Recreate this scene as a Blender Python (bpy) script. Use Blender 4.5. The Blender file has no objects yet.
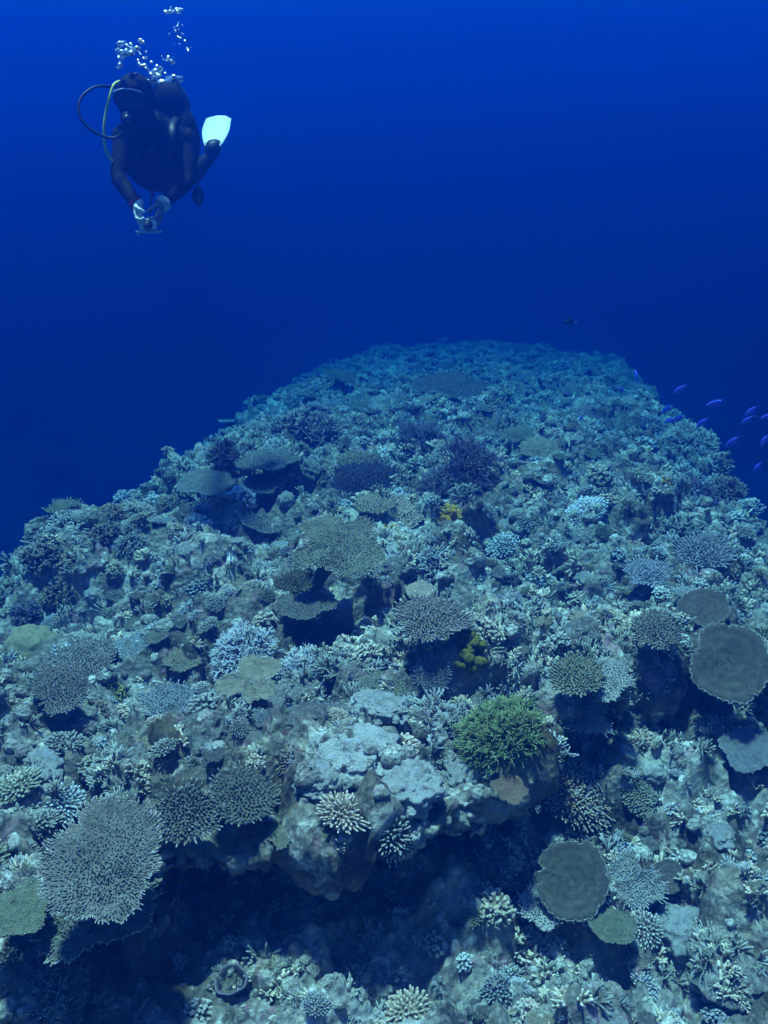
import bpy, math, random
import numpy as np
from mathutils import Vector, Matrix
from mathutils.bvhtree import BVHTree

rad = math.radians
SC = bpy.context.scene
COL = SC.collection
random.seed(7)
RNG = np.random.default_rng(11)

# ------------------------------------------------------------------ camera
PITCH = rad(26.0)
FPX = 943.0                                   # focal length in pixels of a 1024 px tall frame
cam_d = bpy.data.cameras.new('camera')
cam_d.sensor_fit = 'VERTICAL'
cam_d.sensor_height = 24.0
cam_d.lens = 24.0 * FPX / 1024.0
cam_d.clip_start = 0.05
cam_d.clip_end = 400
cam = bpy.data.objects.new('camera', cam_d)
COL.objects.link(cam)
cam.rotation_euler = (math.pi / 2 - PITCH, 0, 0)
SC.camera = cam

# ------------------------------------------------------------------ sky, sun, exposure
SUN_EL, SUN_AZ = rad(75), rad(330)            # light drops steeply from the left, a little beyond the reef
sun_dir = Vector((math.cos(SUN_EL) * math.sin(SUN_AZ), math.cos(SUN_EL) * math.cos(SUN_AZ), math.sin(SUN_EL)))
W = bpy.data.worlds.new('World')
SC.world = W
W.use_nodes = True
wn = W.node_tree
for n in list(wn.nodes):
    wn.nodes.remove(n)
sky = wn.nodes.new('ShaderNodeTexSky')
sky.sky_type = 'NISHITA'
sky.sun_disc = False
sky.sun_elevation = SUN_EL
sky.sun_rotation = SUN_AZ
bg = wn.nodes.new('ShaderNodeBackground')
bg.inputs['Strength'].default_value = 0.055
wo = wn.nodes.new('ShaderNodeOutputWorld')
wn.links.new(sky.outputs[0], bg.inputs['Color'])
wn.links.new(bg.outputs[0], wo.inputs['Surface'])

sun_d = bpy.data.lights.new('sun', 'SUN')
sun_d.energy = 5.0
sun_d.angle = rad(5.0)                        # the rippled surface spreads the sun
sun_d.color = (1.0, 0.95, 0.86)
sun = bpy.data.objects.new('sun', sun_d)
COL.objects.link(sun)
sun.location = (-4, -3, 12)
sun.rotation_euler = sun_dir.to_track_quat('Z', 'Y').to_euler()

SC.view_settings.view_transform = 'Standard'
SC.view_settings.look = 'None'
SC.view_settings.gamma = 1.0
SC.view_settings.exposure = 1.55
SC.render.engine = 'CYCLES'
SC.cycles.use_denoising = True
SC.cycles.max_bounces = 6
SC.cycles.diffuse_bounces = 2
SC.cycles.glossy_bounces = 2
SC.cycles.transmission_bounces = 6
SC.cycles.volume_bounces = 1
SC.cycles.transparent_max_bounces = 12

# ------------------------------------------------------------------ helpers: pixels, noise
FWD = Vector((0, math.cos(PITCH), -math.sin(PITCH)))
UPV = Vector((0, math.sin(PITCH), math.cos(PITCH)))


def ray(px, py):
    return Vector(((px - 384) / FPX, 0, 0)) + FWD + UPV * ((512 - py) / FPX)


def at(px, py, Y):
    d = ray(px, py)
    return d * (Y / d.y)


def _hash(ix, iy, iz, seed):
    h = (ix.astype(np.uint32) * np.uint32(73856093)) ^ (iy.astype(np.uint32) * np.uint32(19349663)) \
        ^ (iz.astype(np.uint32) * np.uint32(83492791)) ^ np.uint32((seed * 2654435761) & 0xFFFFFFFF)
    h ^= h >> np.uint32(15)
    h *= np.uint32(0x2c1b3c6d)
    h ^= h >> np.uint32(12)
    h *= np.uint32(0x297a2d39)
    h ^= h >> np.uint32(15)
    return h


def vnoise(p, seed=0):
    """value noise in -1..1 for an (N,3) array"""
    f = np.floor(p)
    i = f.astype(np.int64)
    t = p - f
    t = t * t * t * (t * (t * 6 - 15) + 10)
    out = 0
    for dx in (0, 1):
        wx = t[:, 0] if dx else 1 - t[:, 0]
        for dy in (0, 1):
            wy = t[:, 1] if dy else 1 - t[:, 1]
            for dz in (0, 1):
                wz = t[:, 2] if dz else 1 - t[:, 2]
                out = out + wx * wy * wz * (_hash(i[:, 0] + dx, i[:, 1] + dy, i[:, 2] + dz, seed) / 4294967295.0)
    return out * 2 - 1


def fbm(p, octs=4, seed=0, gain=0.5, lac=2.03):
    a, s, tot = 1.0, 0.0, 0.0
    q = p.copy()
    for k in range(octs):
        s = s + a * vnoise(q, seed + k * 17)
        tot += a
        a *= gain
        q = q * lac + 3.7
    return s / tot


def worley(p, seed=0):
    """distance to the nearest feature point, cells of size 1"""
    f = np.floor(p)
    i = f.astype(np.int64)
    best = np.full(len(p), 9.0)
    for dx in (-1, 0, 1):
        for dy in (-1, 0, 1):
            for dz in (-1, 0, 1):
                cx, cy, cz = i[:, 0] + dx, i[:, 1] + dy, i[:, 2] + dz
                h = _hash(cx, cy, cz, seed)
                ox = (h & np.uint32(1023)) / 1023.0
                oy = ((h >> np.uint32(10)) & np.uint32(1023)) / 1023.0
                oz = ((h >> np.uint32(20)) & np.uint32(1023)) / 1023.0
                d = (cx + ox - p[:, 0]) ** 2 + (cy + oy - p[:, 1]) ** 2 + (cz + oz - p[:, 2]) ** 2
                best = np.minimum(best, d)
    return np.sqrt(best)


# ------------------------------------------------------------------ helpers: meshes and objects
class MB:
    """collects vertices, faces and a per-vertex 'tip' value into one mesh"""

    def __init__(s):
        s.v, s.f, s.t, s.n = [], [], [], 0

    def add(s, verts, faces, tip=0.0):
        verts = np.asarray(verts, dtype=np.float64)
        n = s.n
        s.v.append(verts)
        if np.isscalar(tip):
            tip = np.full(len(verts), tip)
        s.t.append(np.asarray(tip, dtype=np.float64))
        s.f.extend([tuple(int(i) + n for i in f) for f in faces])
        s.n += len(verts)

    def tube(s, path, radii, sides=5, cap=True, tips=None, flat=None, start_cap=False):
        path = np.asarray(path, float)
        n = len(path)
        radii = np.asarray(radii, float)
        tan = np.gradient(path, axis=0)
        tan /= (np.linalg.norm(tan, axis=1, keepdims=True) + 1e-12)
        ref = np.array([0.31, 0.17, 0.93]) if flat is None else np.asarray(flat, float)
        if abs(tan[0] @ ref) > 0.95 * np.linalg.norm(ref):
            ref = np.array([0.9, 0.3, 0.1])
        a = np.arange(sides) * (2 * math.pi / sides)
        V = []
        for k in range(n):
            u = ref - tan[k] * (ref @ tan[k])
            u /= np.linalg.norm(u) + 1e-12
            w = np.cross(tan[k], u)
            r = radii[k]
            ru, rw = (r, r) if np.ndim(r) == 0 else (r[0], r[1])
            V.append(path[k] + np.outer(np.cos(a) * ru, u) + np.outer(np.sin(a) * rw, w))
        V = np.concatenate(V)
        F = []
        for k in range(n - 1):
            b = k * sides
            for j in range(sides):
                j2 = (j + 1) % sides
                F.append((b + j, b + j2, b + sides + j2, b + sides + j))
        T = np.repeat(np.linspace(0, 1, n) if tips is None else np.asarray(tips, float), sides)
        if cap:
            rr = np.mean(radii[-1])
            V = np.vstack([V, path[-1] + tan[-1] * rr * 0.6])
            T = np.append(T, T[-1])
            b = (n - 1) * sides
            F += [(b + j, b + (j + 1) % sides, len(V) - 1) for j in range(sides)]
        if start_cap:
            rr = np.mean(radii[0])
            V = np.vstack([V, path[0] - tan[0] * rr * 0.6])
            T = np.append(T, T[0])
            F += [((j + 1) % sides, j, len(V) - 1) for j in range(sides)]
        s.add(V, F, T)

    def box(s, c, size, rot=None):
        c = np.asarray(c, float)
        h = np.asarray(size, float) / 2
        v = np.array([(x, y, z) for x in (-1, 1) for y in (-1, 1) for z in (-1, 1)]) * h
        if rot is not None:
            v = v @ np.array(rot.to_3x3()).T
        s.add(v + c, [(0, 1, 3, 2), (4, 6, 7, 5), (0, 4, 5, 1), (2, 3, 7, 6), (0, 2, 6, 4), (1, 5, 7, 3)])

    def mesh(s, name, smooth=True):
        m = bpy.data.meshes.new(name)
        V = np.concatenate(s.v) if s.v else np.zeros((0, 3))
        m.from_pydata(V.tolist(), [], s.f)
        at_ = m.attributes.new('tip', 'FLOAT', 'POINT')
        at_.data.foreach_set('value', np.concatenate(s.t).astype(np.float32))
        if smooth:
            m.polygons.foreach_set('use_smooth', np.ones(len(m.polygons), dtype=bool))
        m.update()
        return m


def obj(name, mesh, mat=None, parent=None, loc=None):
    o = bpy.data.objects.new(name, mesh)
    COL.objects.link(o)
    if mat is not None and mesh is not None:
        if not mesh.materials:
            mesh.materials.append(mat)
        elif mesh.materials[0] != mat:
            o.material_slots[0].link = 'OBJECT'
            o.material_slots[0].material = mat
    if parent is not None:
        o.parent = parent
    if loc is not None:
        o.location = loc
    return o


def tag(o, label, cat, group=None, kind=None):
    if label:
        o['label'] = label
    if cat:
        o['category'] = cat
    if group:
        o['group'] = group
    if kind:
        o['kind'] = kind
    return o


def empty(name, loc):
    o = bpy.data.objects.new(name, None)
    o.empty_display_size = 0.1
    COL.objects.link(o)
    o.location = loc
    return o


_ico = {}


def icosphere(sub):
    if sub in _ico:
        return _ico[sub]
    import bmesh
    bm = bmesh.new()
    bmesh.ops.create_icosphere(bm, subdivisions=sub, radius=1.0)
    v = np.array([x.co[:] for x in bm.verts])
    f = [tuple(q.index for q in p.verts) for p in bm.faces]
    bm.free()
    _ico[sub] = (v, f)
    return _ico[sub]


# ------------------------------------------------------------------ materials
def new_mat(name):
    m = bpy.data.materials.new(name)
    m.use_nodes = True
    nt = m.node_tree
    b = nt.nodes['Principled BSDF']
    b.inputs['Roughness'].default_value = 0.85
    b.inputs['Specular IOR Level'].default_value = 0.15
    return m, nt, b


def mixc(nt, fac, a, b, mode='MIX'):
    n = nt.nodes.new('ShaderNodeMix')
    n.data_type = 'RGBA'
    n.blend_type = mode
    for sock, val in ((n.inputs[0], fac), (n.inputs[6], a), (n.inputs[7], b)):
        if hasattr(val, 'links'):
            nt.links.new(val, sock)
        elif isinstance(val, (tuple, list)):
            sock.default_value = (*val, 1)
        else:
            sock.default_value = val
    return n.outputs[2]


def ramp(nt, src, stops):
    n = nt.nodes.new('ShaderNodeValToRGB')
    e = n.color_ramp.elements
    while len(e) < len(stops):
        e.new(0.5)
    for k, (p, c) in enumerate(stops):
        e[k].position = p
        e[k].color = (*c, 1) if len(c) == 3 else c
    nt.links.new(src, n.inputs[0])
    return n.outputs[0]


def noise_n(nt, scale, detail=4, rough=0.6, coord='Object', dist=0.0):
    t = nt.nodes.new('ShaderNodeTexCoord')
    n = nt.nodes.new('ShaderNodeTexNoise')
    n.inputs['Scale'].default_value = scale
    n.inputs['Detail'].default_value = detail
    n.inputs['Roughness'].default_value = rough
    n.inputs['Distortion'].default_value = dist
    nt.links.new(t.outputs[coord], n.inputs['Vector'])
    return n.outputs[0]


def voro_n(nt, scale, coord='Object', feature='F1'):
    t = nt.nodes.new('ShaderNodeTexCoord')
    n = nt.nodes.new('ShaderNodeTexVoronoi')
    n.feature = feature
    n.inputs['Scale'].default_value = scale
    nt.links.new(t.outputs[coord], n.inputs['Vector'])
    return n


def bump(nt, b, h, strength=0.5, dist=0.01):
    n = nt.nodes.new('ShaderNodeBump')
    n.inputs['Strength'].default_value = strength
    n.inputs['Distance'].default_value = dist
    nt.links.new(h, n.inputs['Height'])
    nt.links.new(n.outputs[0], b.inputs['Normal'])


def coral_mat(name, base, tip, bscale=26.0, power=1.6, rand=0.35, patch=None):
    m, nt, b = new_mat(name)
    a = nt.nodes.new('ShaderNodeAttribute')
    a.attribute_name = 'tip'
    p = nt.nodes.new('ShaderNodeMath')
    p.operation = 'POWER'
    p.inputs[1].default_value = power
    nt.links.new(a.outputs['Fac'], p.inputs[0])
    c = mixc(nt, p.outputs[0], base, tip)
    n1 = noise_n(nt, 5.0, 4, 0.6)
    v1 = ramp(nt, n1, [(0.3, (0.62, 0.6, 0.58)), (0.7, (1.22, 1.22, 1.2))])
    c = mixc(nt, 1.0, c, v1, 'MULTIPLY')
    if patch:
        n2 = noise_n(nt, 2.6, 3, 0.5, dist=0.4)
        f2 = ramp(nt, n2, [(0.55, (0, 0, 0)), (0.63, (1, 1, 1))])
        c = mixc(nt, f2, c, patch)
    oi = nt.nodes.new('ShaderNodeObjectInfo')
    hs = nt.nodes.new('ShaderNodeHueSaturation')
    mr = nt.nodes.new('ShaderNodeMapRange')
    mr.inputs['To Min'].default_value = 1.0 - rand
    mr.inputs['To Max'].default_value = 1.0 + rand
    nt.links.new(oi.outputs['Random'], mr.inputs['Value'])
    nt.links.new(mr.outputs[0], hs.inputs['Value'])
    mr2 = nt.nodes.new('ShaderNodeMapRange')
    mr2.inputs['To Min'].default_value = 0.53
    mr2.inputs['To Max'].default_value = 0.47
    nt.links.new(oi.outputs['Random'], mr2.inputs['Value'])
    nt.links.new(mr2.outputs[0], hs.inputs['Hue'])
    nt.links.new(c, hs.inputs['Color'])
    nt.links.new(hs.outputs[0], b.inputs['Base Color'])
    bump(nt, b, noise_n(nt, bscale, 3, 0.7), 0.5, 0.02)
    return m


def rock_mat(name, c0, c1, c2, pale, scale=1.0, rand=0.0):
    m, nt, b = new_mat(name)
    n1 = noise_n(nt, 2.2 * scale, 7, 0.68, dist=0.5)
    c = ramp(nt, n1, [(0.38, c0), (0.48, c1), (0.58, c2), (0.70, pale)])
    n2 = noise_n(nt, 9 * scale, 5, 0.7, dist=0.3)
    f2 = ramp(nt, n2, [(0.55, (0, 0, 0)), (0.65, (1, 1, 1))])
    c = mixc(nt, f2, c, pale)
    n3 = noise_n(nt, 5.3 * scale, 4, 0.6, dist=0.8)
    f3 = ramp(nt, n3, [(0.58, (0, 0, 0)), (0.66, (0.75, 0.75, 0.75))])
    c = mixc(nt, f3, c, (0.34, 0.19, 0.23))          # pink coralline crust
    n4 = noise_n(nt, 3.7 * scale, 4, 0.6, dist=0.6)
    f4 = ramp(nt, n4, [(0.60, (0, 0, 0)), (0.68, (0.8, 0.8, 0.8))])
    c = mixc(nt, f4, c, (0.16, 0.12, 0.05))          # brown turf algae
    if not rand:
        n6 = noise_n(nt, 0.75 * scale, 3, 0.5, dist=0.5)
        c = mixc(nt, 1.0, c, ramp(nt, n6, [(0.35, (0.55, 0.50, 0.43)), (0.62, (1.22, 1.22, 1.22))]), 'MULTIPLY')
    n5 = noise_n(nt, 38 * scale, 4, 0.75)
    v5 = ramp(nt, n5, [(0.3, (0.5, 0.5, 0.5)), (0.65, (1.25, 1.25, 1.25))])
    c = mixc(nt, 1.0, c, v5, 'MULTIPLY')
    if rand:
        oi = nt.nodes.new('ShaderNodeObjectInfo')
        mr = nt.nodes.new('ShaderNodeMapRange')
        mr.inputs['To Min'].default_value = 1 - rand
        mr.inputs['To Max'].default_value = 1 + rand
        nt.links.new(oi.outputs['Random'], mr.inputs['Value'])
        hs = nt.nodes.new('ShaderNodeHueSaturation')
        nt.links.new(mr.outputs[0], hs.inputs['Value'])
        nt.links.new(c, hs.inputs['Color'])
        c = hs.outputs[0]
    nt.links.new(c, b.inputs['Base Color'])
    vo = voro_n(nt, 30 * scale)
    add = nt.nodes.new('ShaderNodeMath')
    add.operation = 'ADD'
    nt.links.new(noise_n(nt, 42 * scale, 6, 0.75), add.inputs[0])
    nt.links.new(vo.outputs['Distance'], add.inputs[1])
    bump(nt, b, add.outputs[0], 0.9, 0.02)
    return m


def plain_mat(name, col, rough=0.6, spec=0.4, var=0.15, scale=12, metal=0.0):
    m, nt, b = new_mat(name)
    n = noise_n(nt, scale, 4, 0.6)
    lo = tuple(x * (1 - var) for x in col)
    hi = tuple(min(1, x * (1 + var)) for x in col)
    nt.links.new(ramp(nt, n, [(0.3, lo), (0.7, hi)]), b.inputs['Base Color'])
    b.inputs['Roughness'].default_value = rough
    b.inputs['Specular IOR Level'].default_value = spec
    b.inputs['Metallic'].default_value = metal
    return m


M = {}
M['reef'] = rock_mat('reef_rock', (0.07, 0.062, 0.05), (0.17, 0.15, 0.125), (0.31, 0.285, 0.25), (0.60, 0.57, 0.52))
M['rock'] = rock_mat('coral_rock', (0.12, 0.11, 0.09), (0.26, 0.235, 0.20), (0.42, 0.395, 0.35), (0.66, 0.63, 0.58), 1.8, 0.3)
M['palerock'] = rock_mat('pale_rock', (0.40, 0.385, 0.36), (0.58, 0.56, 0.54), (0.70, 0.68, 0.66), (0.80, 0.78, 0.76), 1.2, 0.1)
M['seabed'] = rock_mat('seabed_sand', (0.2, 0.19, 0.17), (0.26, 0.25, 0.22), (0.33, 0.31, 0.27), (0.4, 0.38, 0.34), 0.3)
M['grey'] = coral_mat('grey_coral', (0.13, 0.115, 0.098), (0.50, 0.485, 0.45))
M['blue'] = coral_mat('blue_grey_coral', (0.15, 0.152, 0.165), (0.55, 0.57, 0.60))
M['lav'] = coral_mat('lavender_coral', (0.24, 0.225, 0.26), (0.66, 0.645, 0.70))
M['brown'] = coral_mat('brown_coral', (0.12, 0.085, 0.055), (0.42, 0.36, 0.27))
M['tan'] = coral_mat('tan_coral', (0.26, 0.205, 0.15), (0.58, 0.50, 0.40))
M['olive'] = coral_mat('olive_coral', (0.13, 0.13, 0.085), (0.38, 0.38, 0.28), patch=None)
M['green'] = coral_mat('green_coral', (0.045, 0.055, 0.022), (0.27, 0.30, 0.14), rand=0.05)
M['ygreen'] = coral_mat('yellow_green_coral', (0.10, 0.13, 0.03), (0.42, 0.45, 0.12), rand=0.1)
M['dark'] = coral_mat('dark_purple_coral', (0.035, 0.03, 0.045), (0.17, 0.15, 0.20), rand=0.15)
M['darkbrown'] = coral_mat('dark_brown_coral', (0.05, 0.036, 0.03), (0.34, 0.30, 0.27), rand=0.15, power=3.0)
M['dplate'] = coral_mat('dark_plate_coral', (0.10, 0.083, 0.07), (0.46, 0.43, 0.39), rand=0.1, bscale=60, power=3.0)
M['gplate'] = coral_mat('grey_plate_coral', (0.13, 0.123, 0.112), (0.46, 0.45, 0.42), rand=0.1, power=2.0)
M['oplate'] = coral_mat('olive_plate_coral', (0.13, 0.13, 0.09), (0.42, 0.42, 0.34), rand=0.1, power=2.0)
M['rim'] = coral_mat('pale_coral_rim', (0.24, 0.22, 0.20), (0.44, 0.42, 0.385), rand=0.1)
M['white'] = coral_mat('white_coral', (0.28, 0.27, 0.255), (0.66, 0.65, 0.62), rand=0.15)
M['yellow'] = coral_mat('yellow_sponge', (0.36, 0.20, 0.015), (0.50, 0.30, 0.03), rand=0.1)
M['oyellow'] = coral_mat('olive_yellow_sponge', (0.10, 0.075, 0.015), (0.15, 0.115, 0.02), rand=0.1)
M['massive'] = coral_mat('massive_yellow_coral', (0.20, 0.175, 0.10), (0.30, 0.27, 0.17), rand=0.1, bscale=70)
M['stalk'] = coral_mat('coral_stalk', (0.11, 0.10, 0.085), (0.2, 0.18, 0.16))

# ------------------------------------------------------------------ water: one closed box of blue water round everything
def water_mat():
    m = bpy.data.materials.new('sea_water')
    m.use_nodes = True
    nt = m.node_tree
    for n in list(nt.nodes):
        nt.nodes.remove(n)
    out = nt.nodes.new('ShaderNodeOutputMaterial')
    v = nt.nodes.new('ShaderNodeVolumePrincipled')
    st = (0.200, 0.092, 0.096)          # extinction per metre, red dies first
    ss = (0.0003, 0.0106, 0.074)        # scattering per metre
    d = st[0]
    c = [s / d for s in ss]
    ab = []
    for k in range(3):
        sa = (st[k] - ss[k]) / (d * (1 - c[k]))
        ab.append(max(0.0, 1 - sa) ** 2)
    v.inputs['Color'].default_value = (*c, 1)
    v.inputs['Absorption Color'].default_value = (*ab, 1)
    v.inputs['Density'].default_value = d
    v.inputs['Anisotropy'].default_value = 0.8
    nt.links.new(v.outputs[0], out.inputs['Volume'])
    return m


hz = MB()
hz.box((0, 20, -8.0), (150, 150, 20.4))
hb = obj('haze', hz.mesh('haze', smooth=False), water_mat())
tag(hb, 'clear deep blue sea water filling the whole scene', 'water', kind='stuff')

# ------------------------------------------------------------------ the reef
def interp(x, xs, ys):
    """smooth interpolation of a table"""
    x = np.asarray(x, float)
    xs, ys = np.asarray(xs, float), np.asarray(ys, float)
    m = np.gradient(ys, xs)
    k = np.clip(np.searchsorted(xs, x) - 1, 0, len(xs) - 2)
    h = xs[k + 1] - xs[k]
    t = np.clip((x - xs[k]) / h, 0, 1)
    t2, t3 = t * t, t * t * t
    return (2 * t3 - 3 * t2 + 1) * ys[k] + (t3 - 2 * t2 + t) * h * m[k] + (-2 * t3 + 3 * t2) * ys[k + 1] + (t3 - t2) * h * m[k + 1]


def z_top(y):
    return interp(y, [-4, 0, 2.5, 3.5, 5.6, 8.6, 14, 24, 32, 42, 70], [-2.3, -2.4, -2.52, -2.60, -2.80, -3.34, -4.62, -7.05, -9.8, -13, -16.2])


def left_edge(y):
    return interp(y, [-4, 2, 5, 6.8, 12.5, 24, 34, 70], [-3.0, -2.75, -2.3, -1.95, -1.75, -0.6, 1.0, 3.0])


def right_edge(y):
    return interp(y, [-4, 2, 5, 8.2, 12.5, 24, 34, 70], [3.4, 3.0, 2.4, 2.75, 3.7, 5.4, 6.2, 6.5])


def y_lip(x):
    return interp(x, [-30, -3, -1.5, -0.95, -0.5, -0.2, 0.2, 0.5, 0.81, 1.24, 1.9, 3, 30], [3.2, 2.8, 2.45, 2.36, 2.50, 2.62, 2.62, 2.92, 3.42, 3.74, 3.80, 3.95, 4.0])


def z_floor(x):
    return interp(x, [-30, -3, -1.5, -0.95, -0.5, 0.15, 0.5, 0.85, 1.3, 2.2, 3, 30], [-3.4, -2.85, -2.68, -2.78, -2.94, -3.02, -2.97, -2.93, -2.93, -2.90, -3.0, -3.4])


def cave(x):
    return interp(x, [-30, -3, -1.5, -0.7, 0.2, 0.6, 1.3, 2, 3, 30], [0.1, 0.1, 0.1, 0.36, 0.44, 0.26, 0.08, 0.08, 0.1, 0.1])


HOLLOWS = [(0.10, 4.40, 0.26, 0.30), (-0.2, 3.98, 0.25, 0.20), (1.15, 4.75, 0.30, 0.40), (-0.70, 3.55, 0.22, 0.24),
           (0.62, 3.42, 0.12, 0.2), (-1.35, 3.75, 0.2, 0.25), (-1.15, 6.3, 0.25, 0.35), (-0.55, 6.6, 0.22, 0.3), (1.9, 5.6, 0.22, 0.3),
           (0.5, 5.5, 0.2, 0.25), (0.9, 7.6, 0.25, 0.35), (-1.9, 4.3, 0.2, 0.3), (1.6, 6.9, 0.2, 0.3)]
MOUNDS = [(-0.05, 3.05, 0.14, 0.42), (-0.75, 2.95, 0.06, 0.3), (0.45, 3.9, 0.10, 0.3), (-2.0, 5.6, 0.26, 0.6), (-1.5, 7.2, 0.18, 0.5),
          (0.75, 4.0, 0.08, 0.25), (2.2, 6.3, 0.15, 0.4), (0.3, 6.2, 0.12, 0.5), (1.4, 3.15, 0.05, 0.3), (1.35, 2.65, 0.12, 0.22)]


def side_drop(x, y, z):
    l = np.maximum(0, left_edge(y) - x)
    r = np.maximum(0, x - right_edge(y))
    d = l + r
    dl = 1.5 * (np.sqrt(d * d + 0.09) - 0.3)
    # soft crown across the ridge
    mid = 0.5 * (left_edge(y) + right_edge(y))
    hw = 0.5 * (right_edge(y) - left_edge(y))
    q = np.clip(np.abs(x - mid) / hw, 0, 1)
    z = z - np.where(x < mid, 0.34, 0.20) * q ** 3 - dl
    return np.maximum(z, -16.2 - 0.02 * d)


def build_reef():
    xs = np.concatenate([-2.75 - np.cumsum(0.02 * 1.09 ** np.arange(46))[::-1], np.arange(-2.75, 3.05, 0.0135),
                         3.05 + np.cumsum(0.02 * 1.09 ** np.arange(46))])
    # profile parameter rows
    segA = np.concatenate([-3.0 + np.cumsum(np.full(10, 0.42)) - 0.42, np.linspace(1.25, 2.0, 22)[:-1]])   # y, rough floor
    nA2, nB, nC, nD = 84, 46, 40, 16
    step = [0.013]
    yy = [0.0]
    while yy[-1] < 64:
        step.append(step[-1] * 1.0065 if yy[-1] < 20 else step[-1] * 1.06)
        yy.append(yy[-1] + step[-1])
    yy = np.array(yy[1:])
    X = xs[None, :]
    yl, zf, cv = y_lip(xs), z_floor(xs), cave(xs)
    zl = z_top(yl)
    rows = []
    one = np.ones_like(xs)
    for y in segA:
        rows.append((y * one, zf + 0.06 * (2.0 - y) * 0.3))
    for t in np.linspace(0, 1, nA2, endpoint=False):
        y = 2.0 + (yl + cv - 2.0) * t
        rows.append((y, zf - 0.03 * np.sin(t * math.pi)))
    hgt = zl - zf
    for t in np.linspace(0, 1, nB, endpoint=False):          # back wall, leaning out
        y = yl + cv - cv * 0.35 * t ** 2
        rows.append((y, zf + hgt * 0.58 * t))
    for t in np.linspace(0, 1, nC, endpoint=False):          # underside of the ledge
        y = yl + cv * 0.65 * (1 - t)
        rows.append((y, zf + hgt * (0.58 + 0.20 * t)))
    for t in np.linspace(0, 1, nD, endpoint=False):          # rounded lip
        a = -math.pi / 2 + t * math.pi
        rows.append((yl - 0.11 * hgt * math.cos(a), zf + hgt * (0.89 + 0.11 * math.sin(a))))
    for dy in yy:
        y = yl + dy
        rows.append((y, z_top(y)))
    Y = np.array([r[0] for r in rows])
    Z = np.array([r[1] for r in rows])
    Xg = np.repeat(X, len(rows), axis=0)
    topmask = np.zeros_like(Z)
    topmask[-len(yy):] = 1
    for (hx, hy, dp, rr) in HOLLOWS:
        Z -= topmask * dp * np.exp(-((Xg - hx) ** 2 + (Y - hy) ** 2) / (rr * rr))
    for (hx, hy, dp, rr) in MOUNDS:
        Z += dp * np.exp(-((Xg - hx) ** 2 + (Y - hy) ** 2) / (rr * rr))
    Z = side_drop(Xg, Y, Z)
    P = np.stack([Xg, Y, Z], -1)

    def normals(P):
        du = np.gradient(P, axis=1)
        dv = np.gradient(P, axis=0)
        n = np.cross(du, dv)
        return n / (np.linalg.norm(n, axis=-1, keepdims=True) + 1e-9)
    N = normals(P)
    f = P.reshape(-1, 3)
    # big lumps, then coral heads (cellular), then knobs and grit
    big = fbm(f * np.array([1.1, 1.1, 1.1]), 3, 3) * 0.25
    q = f + 0.12 * np.stack([fbm(f * 3, 2, 21), fbm(f * 3, 2, 22), fbm(f * 3, 2, 23)], -1)
    w1 = 0.55 - worley(q / 0.46, 5)
    w2 = 0.55 - worley(q / 0.17, 6)
    w3 = 0.55 - worley(q / 0.070, 8)
    rough = 0.5 + 0.5 * fbm(f * 0.9, 2, 31)
    d = big + w1 * 0.27 + w2 * (0.09 + 0.10 * rough) + w3 * 0.055 + fbm(f * 7, 4, 40) * 0.12 + fbm(f * 15, 3, 45) * 0.045 + fbm(f * 30, 2, 50) * 0.022
    P2 = f + N.reshape(-1, 3) * d[:, None]
    P2 = P2.reshape(P.shape)
    N2 = normals(P2)
    nr, nc = P2.shape[:2]
    idx = np.arange(nr * nc).reshape(nr, nc)
    F = np.stack([idx[:-1, :-1], idx[:-1, 1:], idx[1:, 1:], idx[1:, :-1]], -1).reshape(-1, 4)
    m = bpy.data.meshes.new('reef')
    V = P2.reshape(-1, 3)
    m.vertices.add(len(V))
    m.vertices.foreach_set('co', V.astype(np.float32).ravel())
    m.loops.add(F.size)
    m.loops.foreach_set('vertex_index', F.astype(np.int32).ravel())
    m.polygons.add(len(F))
    m.polygons.foreach_set('loop_start', np.arange(0, F.size, 4, dtype=np.int32))
    m.polygons.foreach_set('loop_total', np.full(len(F), 4, dtype=np.int32))
    m.polygons.foreach_set('use_smooth', np.ones(len(F), dtype=bool))
    m.update()
    m.validate()
    return m, P2, N2, F


reef_mesh, RP, RN, RF = build_reef()
reef = obj('reef', reef_mesh, M['reef'])
tag(reef, 'long spur of reef rock crusted with algae, undercut at its near end', None, kind='structure')
BVH = BVHTree.FromPolygons(RP.reshape(-1, 3).tolist(), RF.tolist())

sb = MB()
n_ = 60
gx, gy = np.meshgrid(np.linspace(-74, 74, n_), np.linspace(-54, 94, n_))
gz = -16.6 + 0.5 * fbm(np.stack([gx.ravel(), gy.ravel(), 0 * gx.ravel()], -1) * 0.12, 3, 77)
ii = np.arange(n_ * n_).reshape(n_, n_)
sb.add(np.stack([gx.ravel(), gy.ravel(), gz], -1), np.stack([ii[:-1, :-1], ii[:-1, 1:], ii[1:, 1:], ii[1:, :-1]], -1).reshape(-1, 4).tolist())
seabed = obj('seabed', sb.mesh('seabed'), M['seabed'])
tag(seabed, 'deep sandy sea floor far below the reef', None, kind='structure')


def hit(px, py):
    d = ray(px, py).normalized()
    h, n, i, dist = BVH.ray_cast(Vector((0, 0, 0)), d)
    if h is None:
        return None
    return h, n, dist, d


def ground(x, y, z0=0.5):
    h, n, i, dist = BVH.ray_cast(Vector((x, y, z0)), Vector((0, 0, -1)))
    return h, n


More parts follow.
